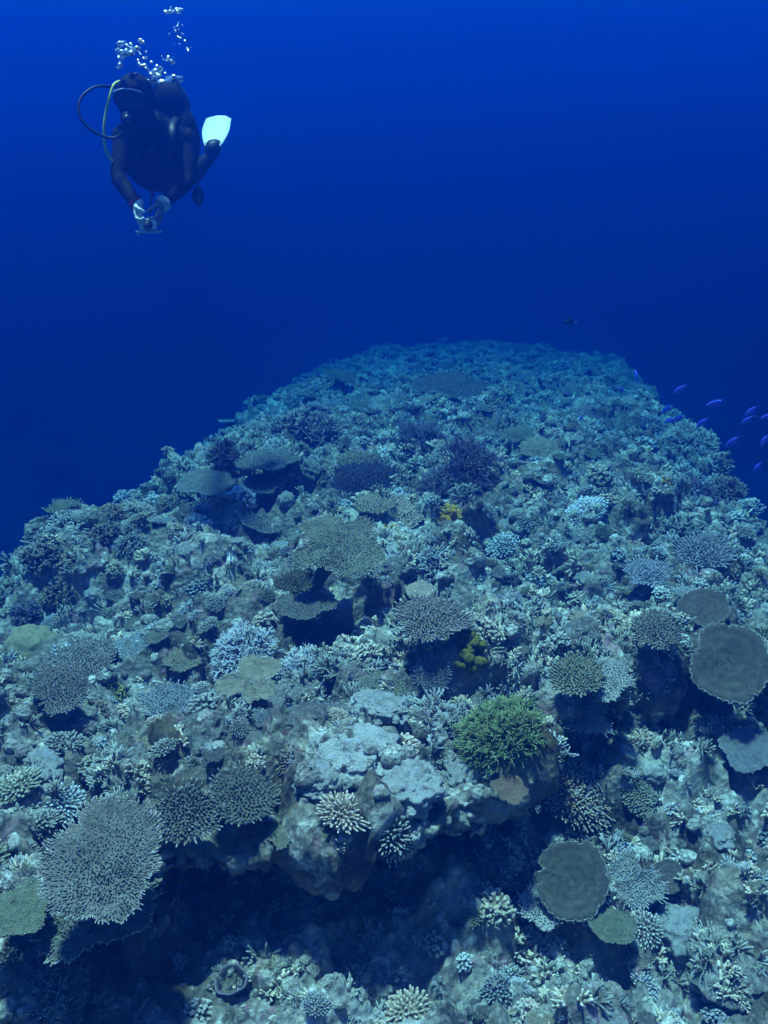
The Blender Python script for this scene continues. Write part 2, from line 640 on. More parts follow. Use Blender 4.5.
# ------------------------------------------------------------------ coral generators (unit radius, growing up +Z)
def outline(seed, lobes=0.16, k=5):
    r = np.random.default_rng(seed)
    ph = r.uniform(0, 6.28, k)
    am = r.uniform(0.3, 1.0, k) * lobes / np.sqrt(np.arange(1, k + 1))

    def f(th):
        return 1 + sum(am[j] * np.sin((j + 2) * th + ph[j]) for j in range(k)) * 0.6
    return f


RIMS = {}


def plate_mesh(seed, lobes=0.16, knobs=900, ksize=0.028, klen=0.05, notch=None, funnel=0.10, thick=0.055, rough=1.0, cone=False):
    """a table coral's plate: thin lobed disc crowded with branchlets; notch = [(angle, half width, depth)]"""
    r = np.random.default_rng(seed)
    of = outline(seed, lobes)
    notch = list(notch or [])

    def R(th):
        v = of(th) + 0.022 * np.sin(th * 23 + seed) * lobes / 0.16 + 0.016 * np.sin(th * 41 + 2 * seed)
        for (a, w, dp) in notch:
            dd = (th - a + math.pi) % (2 * math.pi) - math.pi
            v = v * (1 - dp * np.exp(-(dd / w) ** 2))
        return v
    ph = r.uniform(0, 6.28, 4)
    for _ in range(r.integers(3, 7)):             # chips broken from the rim
        notch.append((r.uniform(0, 6.28), r.uniform(0.03, 0.09), r.uniform(0.04, 0.13)))

    def Zf(x, y, rr):
        return funnel * rr ** 2 + 0.010 * np.sin(rr * 24 + 1.5 * np.sin(2.2 * x + ph[1])) + 0.035 * rough * (np.sin(3.1 * x + ph[0]) * np.cos(2.7 * y + ph[1]) + 0.6 * np.sin(6.3 * x + ph[2]) * np.sin(5.9 * y + ph[3]))
    nt, nrg = 96, 16
    th = np.arange(nt) * 2 * math.pi / nt
    Rth = R(th)
    mb = MB()
    V, T = [], []
    for k in range(nrg + 1):
        rr = k / nrg
        x, y = rr * Rth * np.cos(th), rr * Rth * np.sin(th)
        z = Zf(x, y, rr) - (0.02 if k == nrg else 0)
        V.append(np.stack([x, y, z], -1))
        T.append(np.full(nt, 0.0 if rr < 0.95 else 0.75))
    for k in range(nrg, -1, -1):
        rr = k / nrg * 0.985
        x, y = rr * Rth * np.cos(th), rr * Rth * np.sin(th)
        z = Zf(x, y, rr) - 0.022 - thick * (1.3 - rr)
        V.append(np.stack([x, y, z], -1))
        T.append(np.zeros(nt))
    V = np.concatenate(V)
    T = np.concatenate(T)
    nring = 2 * (nrg + 1)
    F = []
    for k in range(nring - 1):
        b = k * nt
        for j in range(nt):
            j2 = (j + 1) % nt
            F.append((b + j, b + j2, b + nt + j2, b + nt + j))
    mb.add(V, F, T)
    # branchlets on a jittered sunflower lattice, leaning outwards towards the rim
    g = math.pi * (3 - math.sqrt(5))
    for k in range(knobs):
        rr = math.sqrt((k + 0.5) / knobs) * 1.0
        a = k * g + r.normal(0, 0.012)
        rr = min(1.0, rr + r.normal(0, 0.012))
        rm = float(R(np.array([a]))[0])
        x, y = rr * rm * math.cos(a), rr * rm * math.sin(a)
        z = float(Zf(np.array([x]), np.array([y]), rr))
        lean = 0.25 + 1.3 * rr ** 3
        L = klen * r.uniform(0.6, 1.3) * (1 + 0.9 * (rr > 0.94))
        d = np.array([math.cos(a) * lean + r.normal(0, .15), math.sin(a) * lean + r.normal(0, .15), 1.0])
        d /= np.linalg.norm(d)
        s = ksize * r.uniform(0.75, 1.25)
        p0 = np.array([x, y, z - 0.01])
        t1 = r.uniform(0.2, 0.8) * (0.7 + 0.3 * rr) if rr < 0.95 else 1.0
        if cone:
            mb.tube([p0, p0 + d * L], [s, s * 0.55], 4, True, tips=[0.15, t1])
        else:
            mb.tube([p0, p0 + d * L * 0.6, p0 + d * L], [s, s * 0.9, s * 0.5], 5, True, tips=[0.0, 0.35 * t1, t1])
    pm_ = mb.mesh('plate')
    if cone and ksize < 0.0195:
        ta = np.linspace(0, 2 * math.pi, 145)
        Rt = R(ta)
        x, y = 0.99 * Rt * np.cos(ta), 0.99 * Rt * np.sin(ta)
        z = Zf(x, y, np.full_like(ta, 0.99)) - 0.012
        rmb = MB()
        rr_ = 0.014 * (1 + 0.35 * np.sin(ta * 17 + seed) * np.sin(ta * 29))
        rmb.tube(np.stack([x, y, z], -1), rr_, 6, cap=False, tips=0.5 + 0.5 * np.sin(ta * 37 + seed))
        RIMS[pm_] = rmb.mesh('rim')
    return pm_


def stalk_mesh(seed, top=0.42, bot=0.30, length=1.0):
    r = np.random.default_rng(seed)
    mb = MB()
    n, sd = 7, 14
    V, F = [], []
    for k in range(n):
        t = k / (n - 1)
        rr = bot * (1 - t) ** 1.5 * 1.2 + top * t ** 2.2 + 0.14
        a = np.arange(sd) * 2 * math.pi / sd
        w = rr * (1 + 0.14 * np.sin(3 * a + seed) + 0.10 * np.sin(5 * a + 2.0 * seed + t * 3))
        V.append(np.stack([w * np.cos(a), w * np.sin(a), np.full(sd, -length * (1 - t))], -1))
    for k in range(n - 1):
        b = k * sd
        for j in range(sd):
            F.append((b + j, b + (j + 1) % sd, b + sd + (j + 1) % sd, b + sd + j))
    mb.add(np.concatenate(V), F, 0.2)
    return mb.mesh('stalk')


def finger_mesh(seed, n=170, dome=0.45, size=0.055, length=0.34, spread=1.0, sides=6):
    """digitate coral: a low dome of blunt upright fingers with pale tips"""
    r = np.random.default_rng(seed)
    of = outline(seed, 0.14)
    mb = MB()
    v, f = icosphere(3)
    th = np.arctan2(v[:, 1], v[:, 0])
    rr = of(th)
    mb.add(np.stack([v[:, 0] * 0.86 * rr, v[:, 1] * 0.86 * rr, v[:, 2] * dome * 0.72 - 0.02], -1), f, 0.0)
    g = math.pi * (3 - math.sqrt(5))
    for k in range(n):
        q = math.sqrt((k + 0.5) / n)
        a = k * g + r.normal(0, 0.03)
        rm = float(of(np.array([a]))[0])
        x, y = q * rm * 0.82 * math.cos(a), q * rm * 0.82 * math.sin(a)
        z = dome * 0.70 * math.sqrt(max(0, 1 - (q * 0.95) ** 2))
        d = np.array([math.cos(a) * q * spread * 1.25 + r.normal(0, .13), math.sin(a) * q * spread * 1.25 + r.normal(0, .13), 1.05 - 0.55 * q])
        d /= np.linalg.norm(d)
        L = length * r.uniform(0.7, 1.15)
        s = size * r.uniform(0.8, 1.2)
        p0 = np.array([x, y, z - 0.08])
        side = np.cross(d, r.normal(0, 1, 3)) * 0.06 * L
        mb.tube([p0, p0 + d * L * 0.55 + side, p0 + d * L * 0.9, p0 + d * L * 1.02], [s * 1.1, s, s * 0.85, s * 0.5], sides, True, tips=[0, 0.25, 0.8, 1])
        if r.random() < 0.3:
            d2 = d + r.normal(0, 0.45, 3)
            d2 /= np.linalg.norm(d2)
            p1 = p0 + d * L * 0.45
            mb.tube([p1, p1 + d2 * L * 0.45], [s * 0.8, s * 0.5], sides, True, tips=[0.3, 1])
    return mb.mesh('fingers')


def bush_mesh(seed, stems=34, levels=3, size=0.05, seg=0.36, up=0.35, sides=5, split=(2, 3), flat=1.0, knobs=0, jit=0.42):
    """branching coral: stems radiate from the base and fork again and again; reaches about unit radius"""
    r = np.random.default_rng(seed)
    mb = MB()
    total = sum(0.80 ** k for k in range(levels))
    seg = 0.98 / total

    def grow(p, d, lev, s):
        L = seg * (0.80 ** lev) * r.uniform(0.75, 1.15)
        bend = r.normal(0, 0.16, 3)
        d1 = d + bend
        d1[2] += up * 0.12
        d1 /= np.linalg.norm(d1)
        p1 = p + d * L * 0.5
        p2 = p1 + d1 * L * 0.5
        t0, t1 = lev / levels, (lev + 1) / levels
        last = lev == levels - 1
        e = s * (0.55 if last else 0.84)
        mb.tube([p, p1, p2], [s, s * 0.93, e], sides, True, tips=[t0 ** 1.5, ((t0 + t1) / 2) ** 1.5, t1 ** 1.5])
        for q in range(knobs):
            t = r.uniform(0.2, 0.95)
            kd = np.cross(d1, r.normal(0, 1, 3))
            kd = kd / (np.linalg.norm(kd) + 1e-9) + d1 * 0.7
            kd /= np.linalg.norm(kd)
            pp = p + (p2 - p) * t
            mb.tube([pp, pp + kd * s * 2.6], [s * 0.6, s * 0.35], 4, True, tips=[t0, min(1, t1 + 0.2)])
        if not last:
            for q in range(r.integers(split[0], split[1] + 1)):
                dd = d1 + r.normal(0, jit, 3)
                dd[2] += up * 0.2
                dd /= np.linalg.norm(dd)
                grow(p2 - d1 * s * 0.4, dd, lev + 1, s * 0.82)
    g = math.pi * (3 - math.sqrt(5))
    for k in range(stems):
        q = (k + 0.5) / stems
        el = math.asin(1 - q * 0.93)
        a = k * g + r.normal(0, 0.1)
        d = np.array([math.cos(el) * math.cos(a), math.cos(el) * math.sin(a), math.sin(el) * flat])
        d /= np.linalg.norm(d)
        b = np.array([d[0] * 0.10, d[1] * 0.10, -0.04])
        grow(b, d, 0, size * r.uniform(0.85, 1.15))
    m = mb.mesh('branches')
    return m


def cauliflower_mesh(seed, n=70, size=0.11, sub=1):
    """blunt knobby branches packed into a head"""
    r = np.random.default_rng(seed)
    mb = MB()
    v, f = icosphere(3)
    nz = fbm(v * 2.2 + seed, 3, seed)
    mb.add(v * (0.66 + 0.12 * nz)[:, None] * np.array([1, 1, 0.8]), f, 0.0)
    iv, jf = icosphere(2 if sub > 1 else 1)
    g = math.pi * (3 - math.sqrt(5))
    for k in range(n):
        q = (k + 0.5) / n
        cz = 1 - 1.25 * q
        sr = math.sqrt(max(0, 1 - cz * cz))
        a = k * g + r.normal(0, 0.08)
        d = np.array([sr * math.cos(a), sr * math.sin(a), cz]) + r.normal(0, 0.08, 3)
        d /= np.linalg.norm(d)
        L = r.uniform(0.78, 1.05)
        s = size * r.uniform(0.7, 1.25)
        p0, p1 = d * 0.5, d * L * np.array([1, 1, 0.85])
        mb.tube([p0, (p0 + p1) / 2, p1], [s * 0.8, s * 0.9, s], 6, True, tips=[0, 0.3, 0.85])
        for q2 in range(r.integers(2, 5)):
            o = r.normal(0, 1, 3)
            o -= d * (o @ d)
            o /= np.linalg.norm(o) + 1e-9
            c = p1 + o * s * 0.8 + d * s * r.uniform(-0.2, 0.5)
            sz = s * r.uniform(0.45, 0.75)
            mb.add(iv * sz * r.uniform(0.8, 1.2, 3) + c, jf, 0.85 + 0.15 * r.random())
    return mb.mesh('knobs')


def rock_mesh(seed, sub=4, lump=0.30, squash=0.72, fine=0.06):
    v, f = icosphere(sub)
    s = np.random.default_rng(seed).uniform(0.8, 1.2, 3)
    q = v * s
    d = 1 + lump * fbm(v * 1.4 + seed * 3.1, 3, seed) + 0.34 * (0.5 - worley(v * 2.3 + seed, seed + 3)) \
        + 0.20 * (0.5 - worley(v * 5.0 + seed, seed + 5)) + 0.08 * (0.5 - worley(v * 12.0 + seed, seed + 6)) + fine * fbm(v * 9 + seed, 3, seed + 9)
    mb = MB()
    mb.add(q * d[:, None] * np.array([1, 1, squash]), f, 0.3)
    return mb.mesh('rock')


def massive_mesh(seed, sub=4, lobes=1.0):
    """smooth rounded massive coral with shallow lumps"""
    v, f = icosphere(sub)
    d = 1 + 0.14 * lobes * fbm(v * 1.3 + seed, 2, seed) + 0.16 * lobes * (0.5 - worley(v * 1.7 + seed, seed)) + 0.07 * (0.5 - worley(v * 5 + seed, seed + 2)) + 0.05 * fbm(v * 6 + seed, 3, seed)
    mb = MB()
    mb.add(v * d[:, None] * np.array([1, 1, 0.7]), f, np.clip(0.5 + v[:, 2] * 0.0, 0, 1))
    return mb.mesh('head')


def sponge_mesh(seed, n=26):
    """cluster of rounded lobes with open mouths"""
    r = np.random.default_rng(seed)
    mb = MB()
    for k in range(n):
        a, q = r.uniform(0, 6.28), math.sqrt(r.random())
        x, y = q * 0.9 * math.cos(a), q * 0.9 * math.sin(a)
        h = (1.1 - 0.6 * q) * r.uniform(0.7, 1.15)
        s = r.uniform(0.20, 0.33)
        d = np.array([x * 0.5, y * 0.5, h])
        p0 = np.array([x * 0.7, y * 0.7, -0.15])
        pts = [p0 + d * t for t in (0, 0.3, 0.7, 0.95, 1.05, 0.98, 0.75)]
        mb.tube(pts, [s * 0.8, s, s * 1.0, s * 0.85, s * 0.6, s * 0.42, s * 0.3], 10, True, tips=[0, .2, .6, .9, 1, .3, 0])
    return mb.mesh('lobes')


# ------------------------------------------------------------------ placing
CAMPOS = Vector((0, 0, 0))
PLACED = []                                   # (x, y, r) kept clear by the scatter


def basis_up(n, spin=0.0, mix=1.0):
    up = (Vector((0, 0, 1)) * (1 - mix) + n * mix).normalized()
    return (up.to_track_quat('Z', 'Y') @ Matrix.Rotation(spin, 4, 'Z').to_quaternion())


def put_plate(px, py, w, h, mesh, mat, name, label, spin=0.0, lift=0.34, tilt=None, rim=None, group=None, turn=0.0, wide=1.0):
    """table coral whose plate shows w by h pixels: an Empty at its foot with plate and stalk"""
    hh = hit(px, py + h * 0.15)
    if hh is None:
        return None
    p, n, dist, _ = hh
    d = ray(px, py)
    depth = dist * (d.normalized().dot(FWD))
    R = 0.5 * w / FPX * depth
    el = math.asin(-d.normalized().z)
    gap = lift * R + 0.02
    t = (p.length - gap / max(0.35, math.sin(el)))
    c = d.normalized() * t
    g, gn = ground(c.x, c.y)
    if g is None or c.z - g.z > 4 * gap or c.z < g.z:
        g = p
        c = p + Vector((0, 0, gap))
    if tilt is None:
        tilt = min(rad(42), max(rad(-4), math.asin(min(0.985, h / w)) - el))
    tocam = Vector((-c.x, -c.y, 0)).normalized()
    tocam.rotate(Matrix.Rotation(turn, 3, 'Z'))
    up = (Vector((0, 0, 1)) * math.cos(tilt) + tocam * math.sin(tilt)).normalized()
    q = up.to_track_quat('Z', 'Y') @ Matrix.Rotation(spin, 4, 'Z').to_quaternion()
    sx_ = q @ Vector((1, 0, 0))
    sy_ = q @ Vector((0, 1, 0))
    need = 0.0
    for k in range(16):
        for f_ in (0.35, 0.8):
            pt_ = c + (sx_ * math.cos(k * math.pi / 8) + sy_ * math.sin(k * math.pi / 8)) * R * f_
            gk, _n = ground(pt_.x, pt_.y)
            if gk is not None:
                need = max(need, min(0.22, gk.z + 0.012 - pt_.z))
    if need > 0:                                  # the plate has grown clear of the rock under it
        c = c - d.normalized() * (need * 0.5 / max(0.35, math.sin(el))) + Vector((0, 0, need * 0.5))
    under = c - up * (0.10 * R)
    best = None
    for (ox, oy, oz) in ((0, 0, -0.25), (0, 0, -0.6), (0, 0.35, -0.3), (0, 0.6, -0.3)):
        bpt, bn_, bi_, bd_ = BVH.find_nearest(c + Vector((ox, oy, oz)) * R)
        if best is None or (bpt - under).length < (best - under).length:
            best = bpt
    root = empty(name, best)
    tag(root, label, 'coral', group)
    o = obj('plate', mesh, mat, root)
    o.rotation_mode = 'QUATERNION'
    o.rotation_quaternion = q
    o.location = c - best
    o.scale = (R, R * wide, R)
    if mesh in RIMS:
        ro = obj('rim', RIMS[mesh], M['rim'], root)
        ro.rotation_mode = 'QUATERNION'
        ro.rotation_quaternion = q
        ro.location = c - best
        ro.scale = o.scale
    top = c - up * (0.05 * R) - best
    ax_ = top.normalized() if top.length > 1e-4 else Vector((0, 0, 1))
    s = obj('stalk', STALKS[int(w) % 3], M['stalk'], root)
    s.rotation_mode = 'QUATERNION'
    s.rotation_quaternion = ax_.to_track_quat('Z', 'Y')
    s.location = top - ax_ * (0.27 * R * ax_.cross(up).length + 0.03 * R)
    s.scale = (R * 0.42, R * 0.42, top.length + 0.06)
    PLACED.append((c.x, c.y, R * 0.95))
    return root


def put_bush(px, py, w, h, mesh, mat, name, label, spin=0.0, mix=0.5, sink=0.1, zs=1.0, part='branches', base=True, group=None, single=False, wide=1.0):
    """rounded colony centred on a pixel, standing on the reef along its slope"""
    hh = hit(px, py + h * 0.22)
    if hh is None:
        return None
    p, n, dist, _ = hh
    d = ray(px, py).normalized()
    R = 0.5 * w / FPX * dist * d.dot(FWD)
    q = basis_up(n, spin, mix)
    if single:
        o = obj(name, mesh, mat)
        o.location = p
        o.rotation_mode = 'QUATERNION'
        o.rotation_quaternion = q
        o.scale = (R, R * wide, R * zs)
        tag(o, label, 'coral', group)
        PLACED.append((p.x, p.y, R * 0.9))
        return o
    root = empty(name, p)
    tag(root, label, 'coral', group)
    o = obj(part, mesh, mat, root)
    o.rotation_mode = 'QUATERNION'
    o.rotation_quaternion = q
    o.scale = (R, R * wide, R * zs)
    o.location = (0, 0, -sink * R)
    if base:
        b = obj('base', ROCKS[int(px) % len(ROCKS)], M['stalk'], root)
        b.scale = (R * 0.5, R * 0.5, R * 0.36)
        b.rotation_euler = (0, 0, px * 0.37)
        b.location = (0, 0, -0.22 * R)
    PLACED.append((p.x, p.y, R * 0.9))
    return root


STALKS = [stalk_mesh(s) for s in (1, 2, 3)]
ROCKS = [rock_mesh(100 + s) for s in range(6)]
FINE = [plate_mesh(200 + s, lobes=0.2, knobs=720, ksize=0.022, klen=0.06, cone=True) for s in range(4)]
DIGIT = [plate_mesh(300 + s, lobes=0.15, knobs=230, ksize=0.045, klen=0.13, funnel=0.04) for s in range(3)]
FINGER = [finger_mesh(400 + s) for s in range(4)]
BUSH = [bush_mesh(500 + s, stems=30, levels=3, size=0.045) for s in range(3)]
CAULI = [cauliflower_mesh(600 + s) for s in range(4)]

# ------------------------------------------------------------------ the corals one can point at
P_ = put_plate
P_(336, 547, 84, 62, plate_mesh(1, 0.30, 1300, 0.017, 0.045, notch=[(2.4, 0.35, 0.45), (0.6, 0.25, 0.25)], cone=True), M['oplate'], 'table_coral',
   'broad lobed olive green table coral over a dark hollow', spin=0.6, lift=0.5)
P_(104, 861, 114, 98, plate_mesh(2, 0.2, 1500, 0.017, 0.06, notch=[(-1.2, 0.2, 0.16)], cone=True), M['gplate'], 'table_coral',
   'large grey blue table coral shelving over another plate by the undercut', spin=1.0, lift=0.7)
P_(92, 930, 118, 66, plate_mesh(3, 0.25, 1100, 0.019, 0.06, cone=True), M['gplate'], 'table_coral',
   'grey table coral lying half shaded under a larger plate', spin=2.0, lift=0.18, tilt=rad(4))
P_(22, 930, 66, 40, plate_mesh(4, 0.2, 700, 0.022, 0.04, cone=True), M['oplate'], 'plate_coral',
   'dull olive plate coral beside the half shaded grey plate', spin=0.3, lift=0.2)
P_(572, 880, 74, 74, plate_mesh(5, 0.10, 1800, 0.012, 0.030, notch=[(3.0, 0.10, 0.22)], cone=True, rough=0.5), M['dplate'], 'table_coral',
   'smooth round dark brown table coral with thin pale rim', spin=0.0, lift=0.3)
P_(612, 934, 44, 26, plate_mesh(6, 0.12, 900, 0.02, 0.05, cone=True), M['oplate'], 'table_coral',
   'small ribbed olive plate tucked under the smooth dark brown table coral', spin=0.9, lift=0.06, tilt=rad(2))
P_(729, 663, 78, 72, plate_mesh(7, 0.09, 1800, 0.012, 0.030, notch=[(2.9, 0.35, 0.22)], cone=True, rough=0.5), M['dplate'], 'table_coral',
   'wide smooth dark grey table coral with a worn pale notch', spin=0.0, lift=0.55)
P_(704, 608, 46, 38, plate_mesh(8, 0.14, 900, 0.019, 0.03, cone=True), M['dplate'], 'table_coral',
   'small brown table coral just above the wide smooth dark grey one', spin=0.5, lift=0.4)
P_(657, 630, 46, 34, DIGIT[0], M['grey'], 'table_coral', 'dark round table coral of short pale tipped fingers beside the smooth plates', spin=0.2)
P_(577, 676, 50, 38, DIGIT[1], M['olive'], 'table_coral', 'olive grey fingered plate overlapped by a paler fan', spin=1.4, lift=0.45)
P_(608, 687, 44, 36, plate_mesh(9, 0.3, 420, 0.03, 0.09), M['white'], 'table_coral', 'pale ragged coral fan beside the olive grey fingered plate', spin=0.4, lift=0.3)
P_(431, 620, 64, 44, plate_mesh(10, 0.2, 420, 0.028, 0.11), M['grey'], 'table_coral', 'lavender grey fine branched table coral in front of a small brown disc', spin=2.2, lift=0.45)
P_(420, 591, 27, 18, plate_mesh(11, 0.12, 500, 0.024, 0.03, cone=True), M['tan'], 'plate_coral', 'small brown disc coral behind the lavender grey table', lift=0.5)
P_(433, 676, 33, 36, DIGIT[2], M['blue'], 'table_coral', 'little round plate of pale blue finger tips', lift=0.4)
P_(250, 690, 58, 46, plate_mesh(12, 0.34, 1100, 0.018, 0.032, notch=[(-2.6, 0.3, 0.35), (1.9, 0.4, 0.45)], cone=True), M['tan'], 'plate_coral',
   'tan two lobed plate coral below the lavender thicket', spin=0.5, lift=0.5)
P_(243, 797, 66, 52, plate_mesh(13, 0.14, 260, 0.040, 0.11, funnel=0.05), M['grey'], 'table_coral', 'grey fingered table coral at the edge of the undercut', spin=0.9, lift=0.3)
P_(188, 824, 56, 62, plate_mesh(14, 0.18, 240, 0.042, 0.14, funnel=0.08), M['grey'], 'table_coral', 'tilted grey fingered coral between two wider plates', spin=1.9, lift=0.3)
P_(305, 606, 58, 22, plate_mesh(15, 0.2, 420, 0.026, 0.06), M['grey'], 'plate_coral', 'thin grey shelf coral under the broad olive table', lift=0.5)
P_(297, 583, 38, 22, DIGIT[0], M['brown'], 'table_coral', 'brown fingered shelf left of the broad olive table'.replace(' left of ', ' beside '), lift=0.4, spin=2)
P_(206, 484, 54, 24, plate_mesh(16, 0.14, 900, 0.02, 0.03, cone=True), M['gplate'], 'table_coral', 'smooth grey table coral on the ridge over deep blue water', lift=0.6)
P_(368, 487, 70, 36, plate_mesh(17, 0.16, 600, 0.024, 0.10), M['dark'], 'table_coral', 'dark bristly table coral with pale rim before the purple thicket', lift=0.4)
P_(450, 389, 66, 12, plate_mesh(18, 0.2, 500, 0.024, 0.04, cone=True), M['dplate'], 'table_coral', 'long low table coral far along the ridge', lift=0.35, tilt=rad(3))
P_(541, 450, 42, 20, FINE[0], M['tan'], 'table_coral', 'tan table coral beyond the dark thicket', lift=0.5)
P_(518, 435, 30, 14, FINE[1], M['oplate'], 'table_coral', 'small olive table coral behind the tan one', lift=0.5)
P_(705, 552, 52, 32, DIGIT[1], M['lav'], 'table_coral', 'pale lavender table coral near the drop off', lift=0.4, spin=1)
P_(648, 573, 42, 28, DIGIT[2], M['lav'], 'table_coral', 'pale grey table coral halfway to the lavender one', lift=0.35, spin=2)
P_(510, 789, 33, 28, plate_mesh(19, 0.2, 600, 0.022, 0.025, notch=[(0.3, 0.2, 0.2), (2.5, 0.2, 0.2)], cone=True), M['brown'], 'plate_coral',
   'small scalloped brown plate above the dark cave mouth', lift=0.4)
P_(748, 752, 52, 42, plate_mesh(20, 0.2, 800, 0.02, 0.03, cone=True), M['blue'], 'plate_coral', 'pale blue plate coral lying on the lower terrace', lift=0.25, spin=1.2)
P_(668, 877, 33, 32, plate_mesh(21, 0.06, 700, 0.02, 0.022, cone=True), M['dplate'], 'plate_coral', 'small dark round disc coral on the rubble terrace', lift=0.25)
P_(634, 882, 50, 54, plate_mesh(22, 0.3, 520, 0.026, 0.09, notch=[(1.2, 0.2, 0.3), (3.4, 0.2, 0.3)]), M['white'], 'table_coral',
   'pale ragged branching plate between two dark discs', lift=0.25)
P_(540, 917, 44, 34, plate_mesh(23, 0.3, 220, 0.042, 0.13), M['white'], 'table_coral', 'little pale branching coral beside the smooth dark brown table', lift=0.2)
P_(586, 740, 36, 36, plate_mesh(24, 0.34, 220, 0.042, 0.12, notch=[(0, 0.3, 0.3)]), M['white'], 'table_coral', 'pale fan shaped coral beside the green bush', lift=0.3)
P_(85, 662, 62, 40, plate_mesh(25, 0.2, 420, 0.026, 0.10), M['grey'], 'table_coral', 'grey bristly table coral above the yellow green tuft', lift=0.35, spin=0.4)
P_(62, 690, 56, 44, plate_mesh(26, 0.2, 420, 0.026, 0.10), M['grey'], 'table_coral', 'grey bristly table coral sloping beneath its twin', lift=0.3, spin=2.4)
P_(170, 702, 46, 36, plate_mesh(27, 0.2, 300, 0.032, 0.11), M['blue'], 'table_coral', 'pale blue fingered plate on a boulder shoulder', lift=0.35, spin=1.4)
P_(360, 463, 40, 22, DIGIT[1], M['tan'], 'table_coral', 'tan fingered plate behind the dark bristly table', lift=0.35)
P_(60, 470, 30, 14, FINE[2], M['grey'], 'table_coral', 'small table coral on the ridge shoulder', lift=0.4)
P_(262, 485, 42, 18, FINE[3], M['gplate'], 'table_coral', 'grey blue table coral shelving in the shaded gully', lift=0.4)
P_(268, 462, 56, 20, FINE[2], M['gplate'], 'table_coral', 'dim grey table coral deeper in the shaded gully', lift=0.4, spin=1)
P_(516, 352, 30, 9, FINE[1], M['grey'], 'table_coral', 'faint table coral standing proud at the far crest', lift=0.7, tilt=0)

B_ = put_bush
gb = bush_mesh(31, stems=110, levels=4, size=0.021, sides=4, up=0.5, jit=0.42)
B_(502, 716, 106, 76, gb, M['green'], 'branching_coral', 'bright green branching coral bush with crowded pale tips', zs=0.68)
B_(497, 716, 40, 28, BUSH[1], M['lav'], 'branching_coral', 'pale violet patch of branchlets in the heart of the green bush', single=True, zs=1.35)
lb = bush_mesh(32, stems=60, levels=4, size=0.032, sides=5, up=0.5)
B_(244, 640, 82, 64, lb, M['lav'], 'branching_coral', 'pale lavender branching thicket, wide and dense', zs=0.62)
B_(306, 660, 66, 44, bush_mesh(33, stems=46, levels=4, size=0.032, up=0.3), M['lav'], 'branching_coral', 'lavender blue branching coral spilling from the wide thicket over a boulder', zs=0.6)
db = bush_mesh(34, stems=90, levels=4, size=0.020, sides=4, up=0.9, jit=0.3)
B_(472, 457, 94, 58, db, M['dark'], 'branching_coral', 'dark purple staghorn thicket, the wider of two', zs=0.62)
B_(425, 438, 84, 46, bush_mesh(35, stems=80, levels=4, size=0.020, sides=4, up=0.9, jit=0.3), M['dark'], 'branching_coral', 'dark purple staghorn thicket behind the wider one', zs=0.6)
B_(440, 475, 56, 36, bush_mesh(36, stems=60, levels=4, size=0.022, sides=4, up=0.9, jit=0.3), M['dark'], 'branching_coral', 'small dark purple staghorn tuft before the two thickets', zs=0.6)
kb = bush_mesh(37, stems=46, levels=4, size=0.034, sides=5, up=0.4, jit=0.5)
B_(303, 424, 88, 66, kb, M['darkbrown'], 'branching_coral', 'tall dark brown branching coral with pale specks standing on the gully edge', zs=0.85)
B_(116, 685, 48, 38, bush_mesh(38, stems=36, levels=4, size=0.034, up=0.5), M['ygreen'], 'branching_coral', 'yellow green branching tuft in a shaded nook', zs=0.7)
B_(697, 489, 52, 38, bush_mesh(39, stems=60, levels=3, size=0.04, up=0.5), M['dark'], 'branching_coral', 'dark purple rounded bush at the drop off', zs=0.8)
B_(728, 484, 44, 34, bush_mesh(40, stems=60, levels=3, size=0.04, up=0.5), M['darkbrown'], 'branching_coral', 'dark brown bush beside the purple one at the drop off', zs=0.8)
B_(690, 433, 62, 44, bush_mesh(41, stems=60, levels=4, size=0.034, up=0.5), M['grey'], 'branching_coral', 'domed grey branching coral below the violet fish', zs=0.75)
B_(436, 556, 54, 44, bush_mesh(42, stems=40, levels=3, size=0.045, up=0.5), M['blue'], 'branching_coral', 'pale blue branching coral above the small brown disc', zs=0.8)
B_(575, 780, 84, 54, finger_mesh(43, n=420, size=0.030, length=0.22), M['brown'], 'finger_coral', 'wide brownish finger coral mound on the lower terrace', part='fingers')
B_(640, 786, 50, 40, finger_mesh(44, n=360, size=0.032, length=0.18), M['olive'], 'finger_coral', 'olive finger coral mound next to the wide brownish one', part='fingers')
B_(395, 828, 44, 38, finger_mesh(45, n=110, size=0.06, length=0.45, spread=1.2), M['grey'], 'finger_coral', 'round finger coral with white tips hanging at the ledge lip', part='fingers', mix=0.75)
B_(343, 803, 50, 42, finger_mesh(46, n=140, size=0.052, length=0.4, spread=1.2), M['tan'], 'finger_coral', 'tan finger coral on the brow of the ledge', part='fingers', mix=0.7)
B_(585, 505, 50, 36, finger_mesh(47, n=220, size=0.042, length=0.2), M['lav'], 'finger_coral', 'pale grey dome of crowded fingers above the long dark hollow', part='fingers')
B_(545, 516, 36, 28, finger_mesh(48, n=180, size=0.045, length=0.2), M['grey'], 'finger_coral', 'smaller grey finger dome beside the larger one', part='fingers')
B_(530, 518, 26, 30, FINGER[1], M['grey'], 'finger_coral', 'narrow finger coral dome squeezed beside the grey pair', part='fingers')
B_(503, 540, 34, 26, FINGER[2], M['blue'], 'finger_coral', 'pale blue finger coral below the orange yellow sponge', part='fingers')
B_(680, 530, 62, 36, bush_mesh(49, stems=50, levels=3, size=0.045), M['grey'], 'branching_coral', 'spreading grey branching coral under the yellow spotted patch', zs=0.6)
B_(30, 637, 54, 44, massive_mesh(51, 5, 1.5), M['massive'], 'massive_coral', 'rounded yellowish massive coral with dark pits', single=True, mix=0.3)
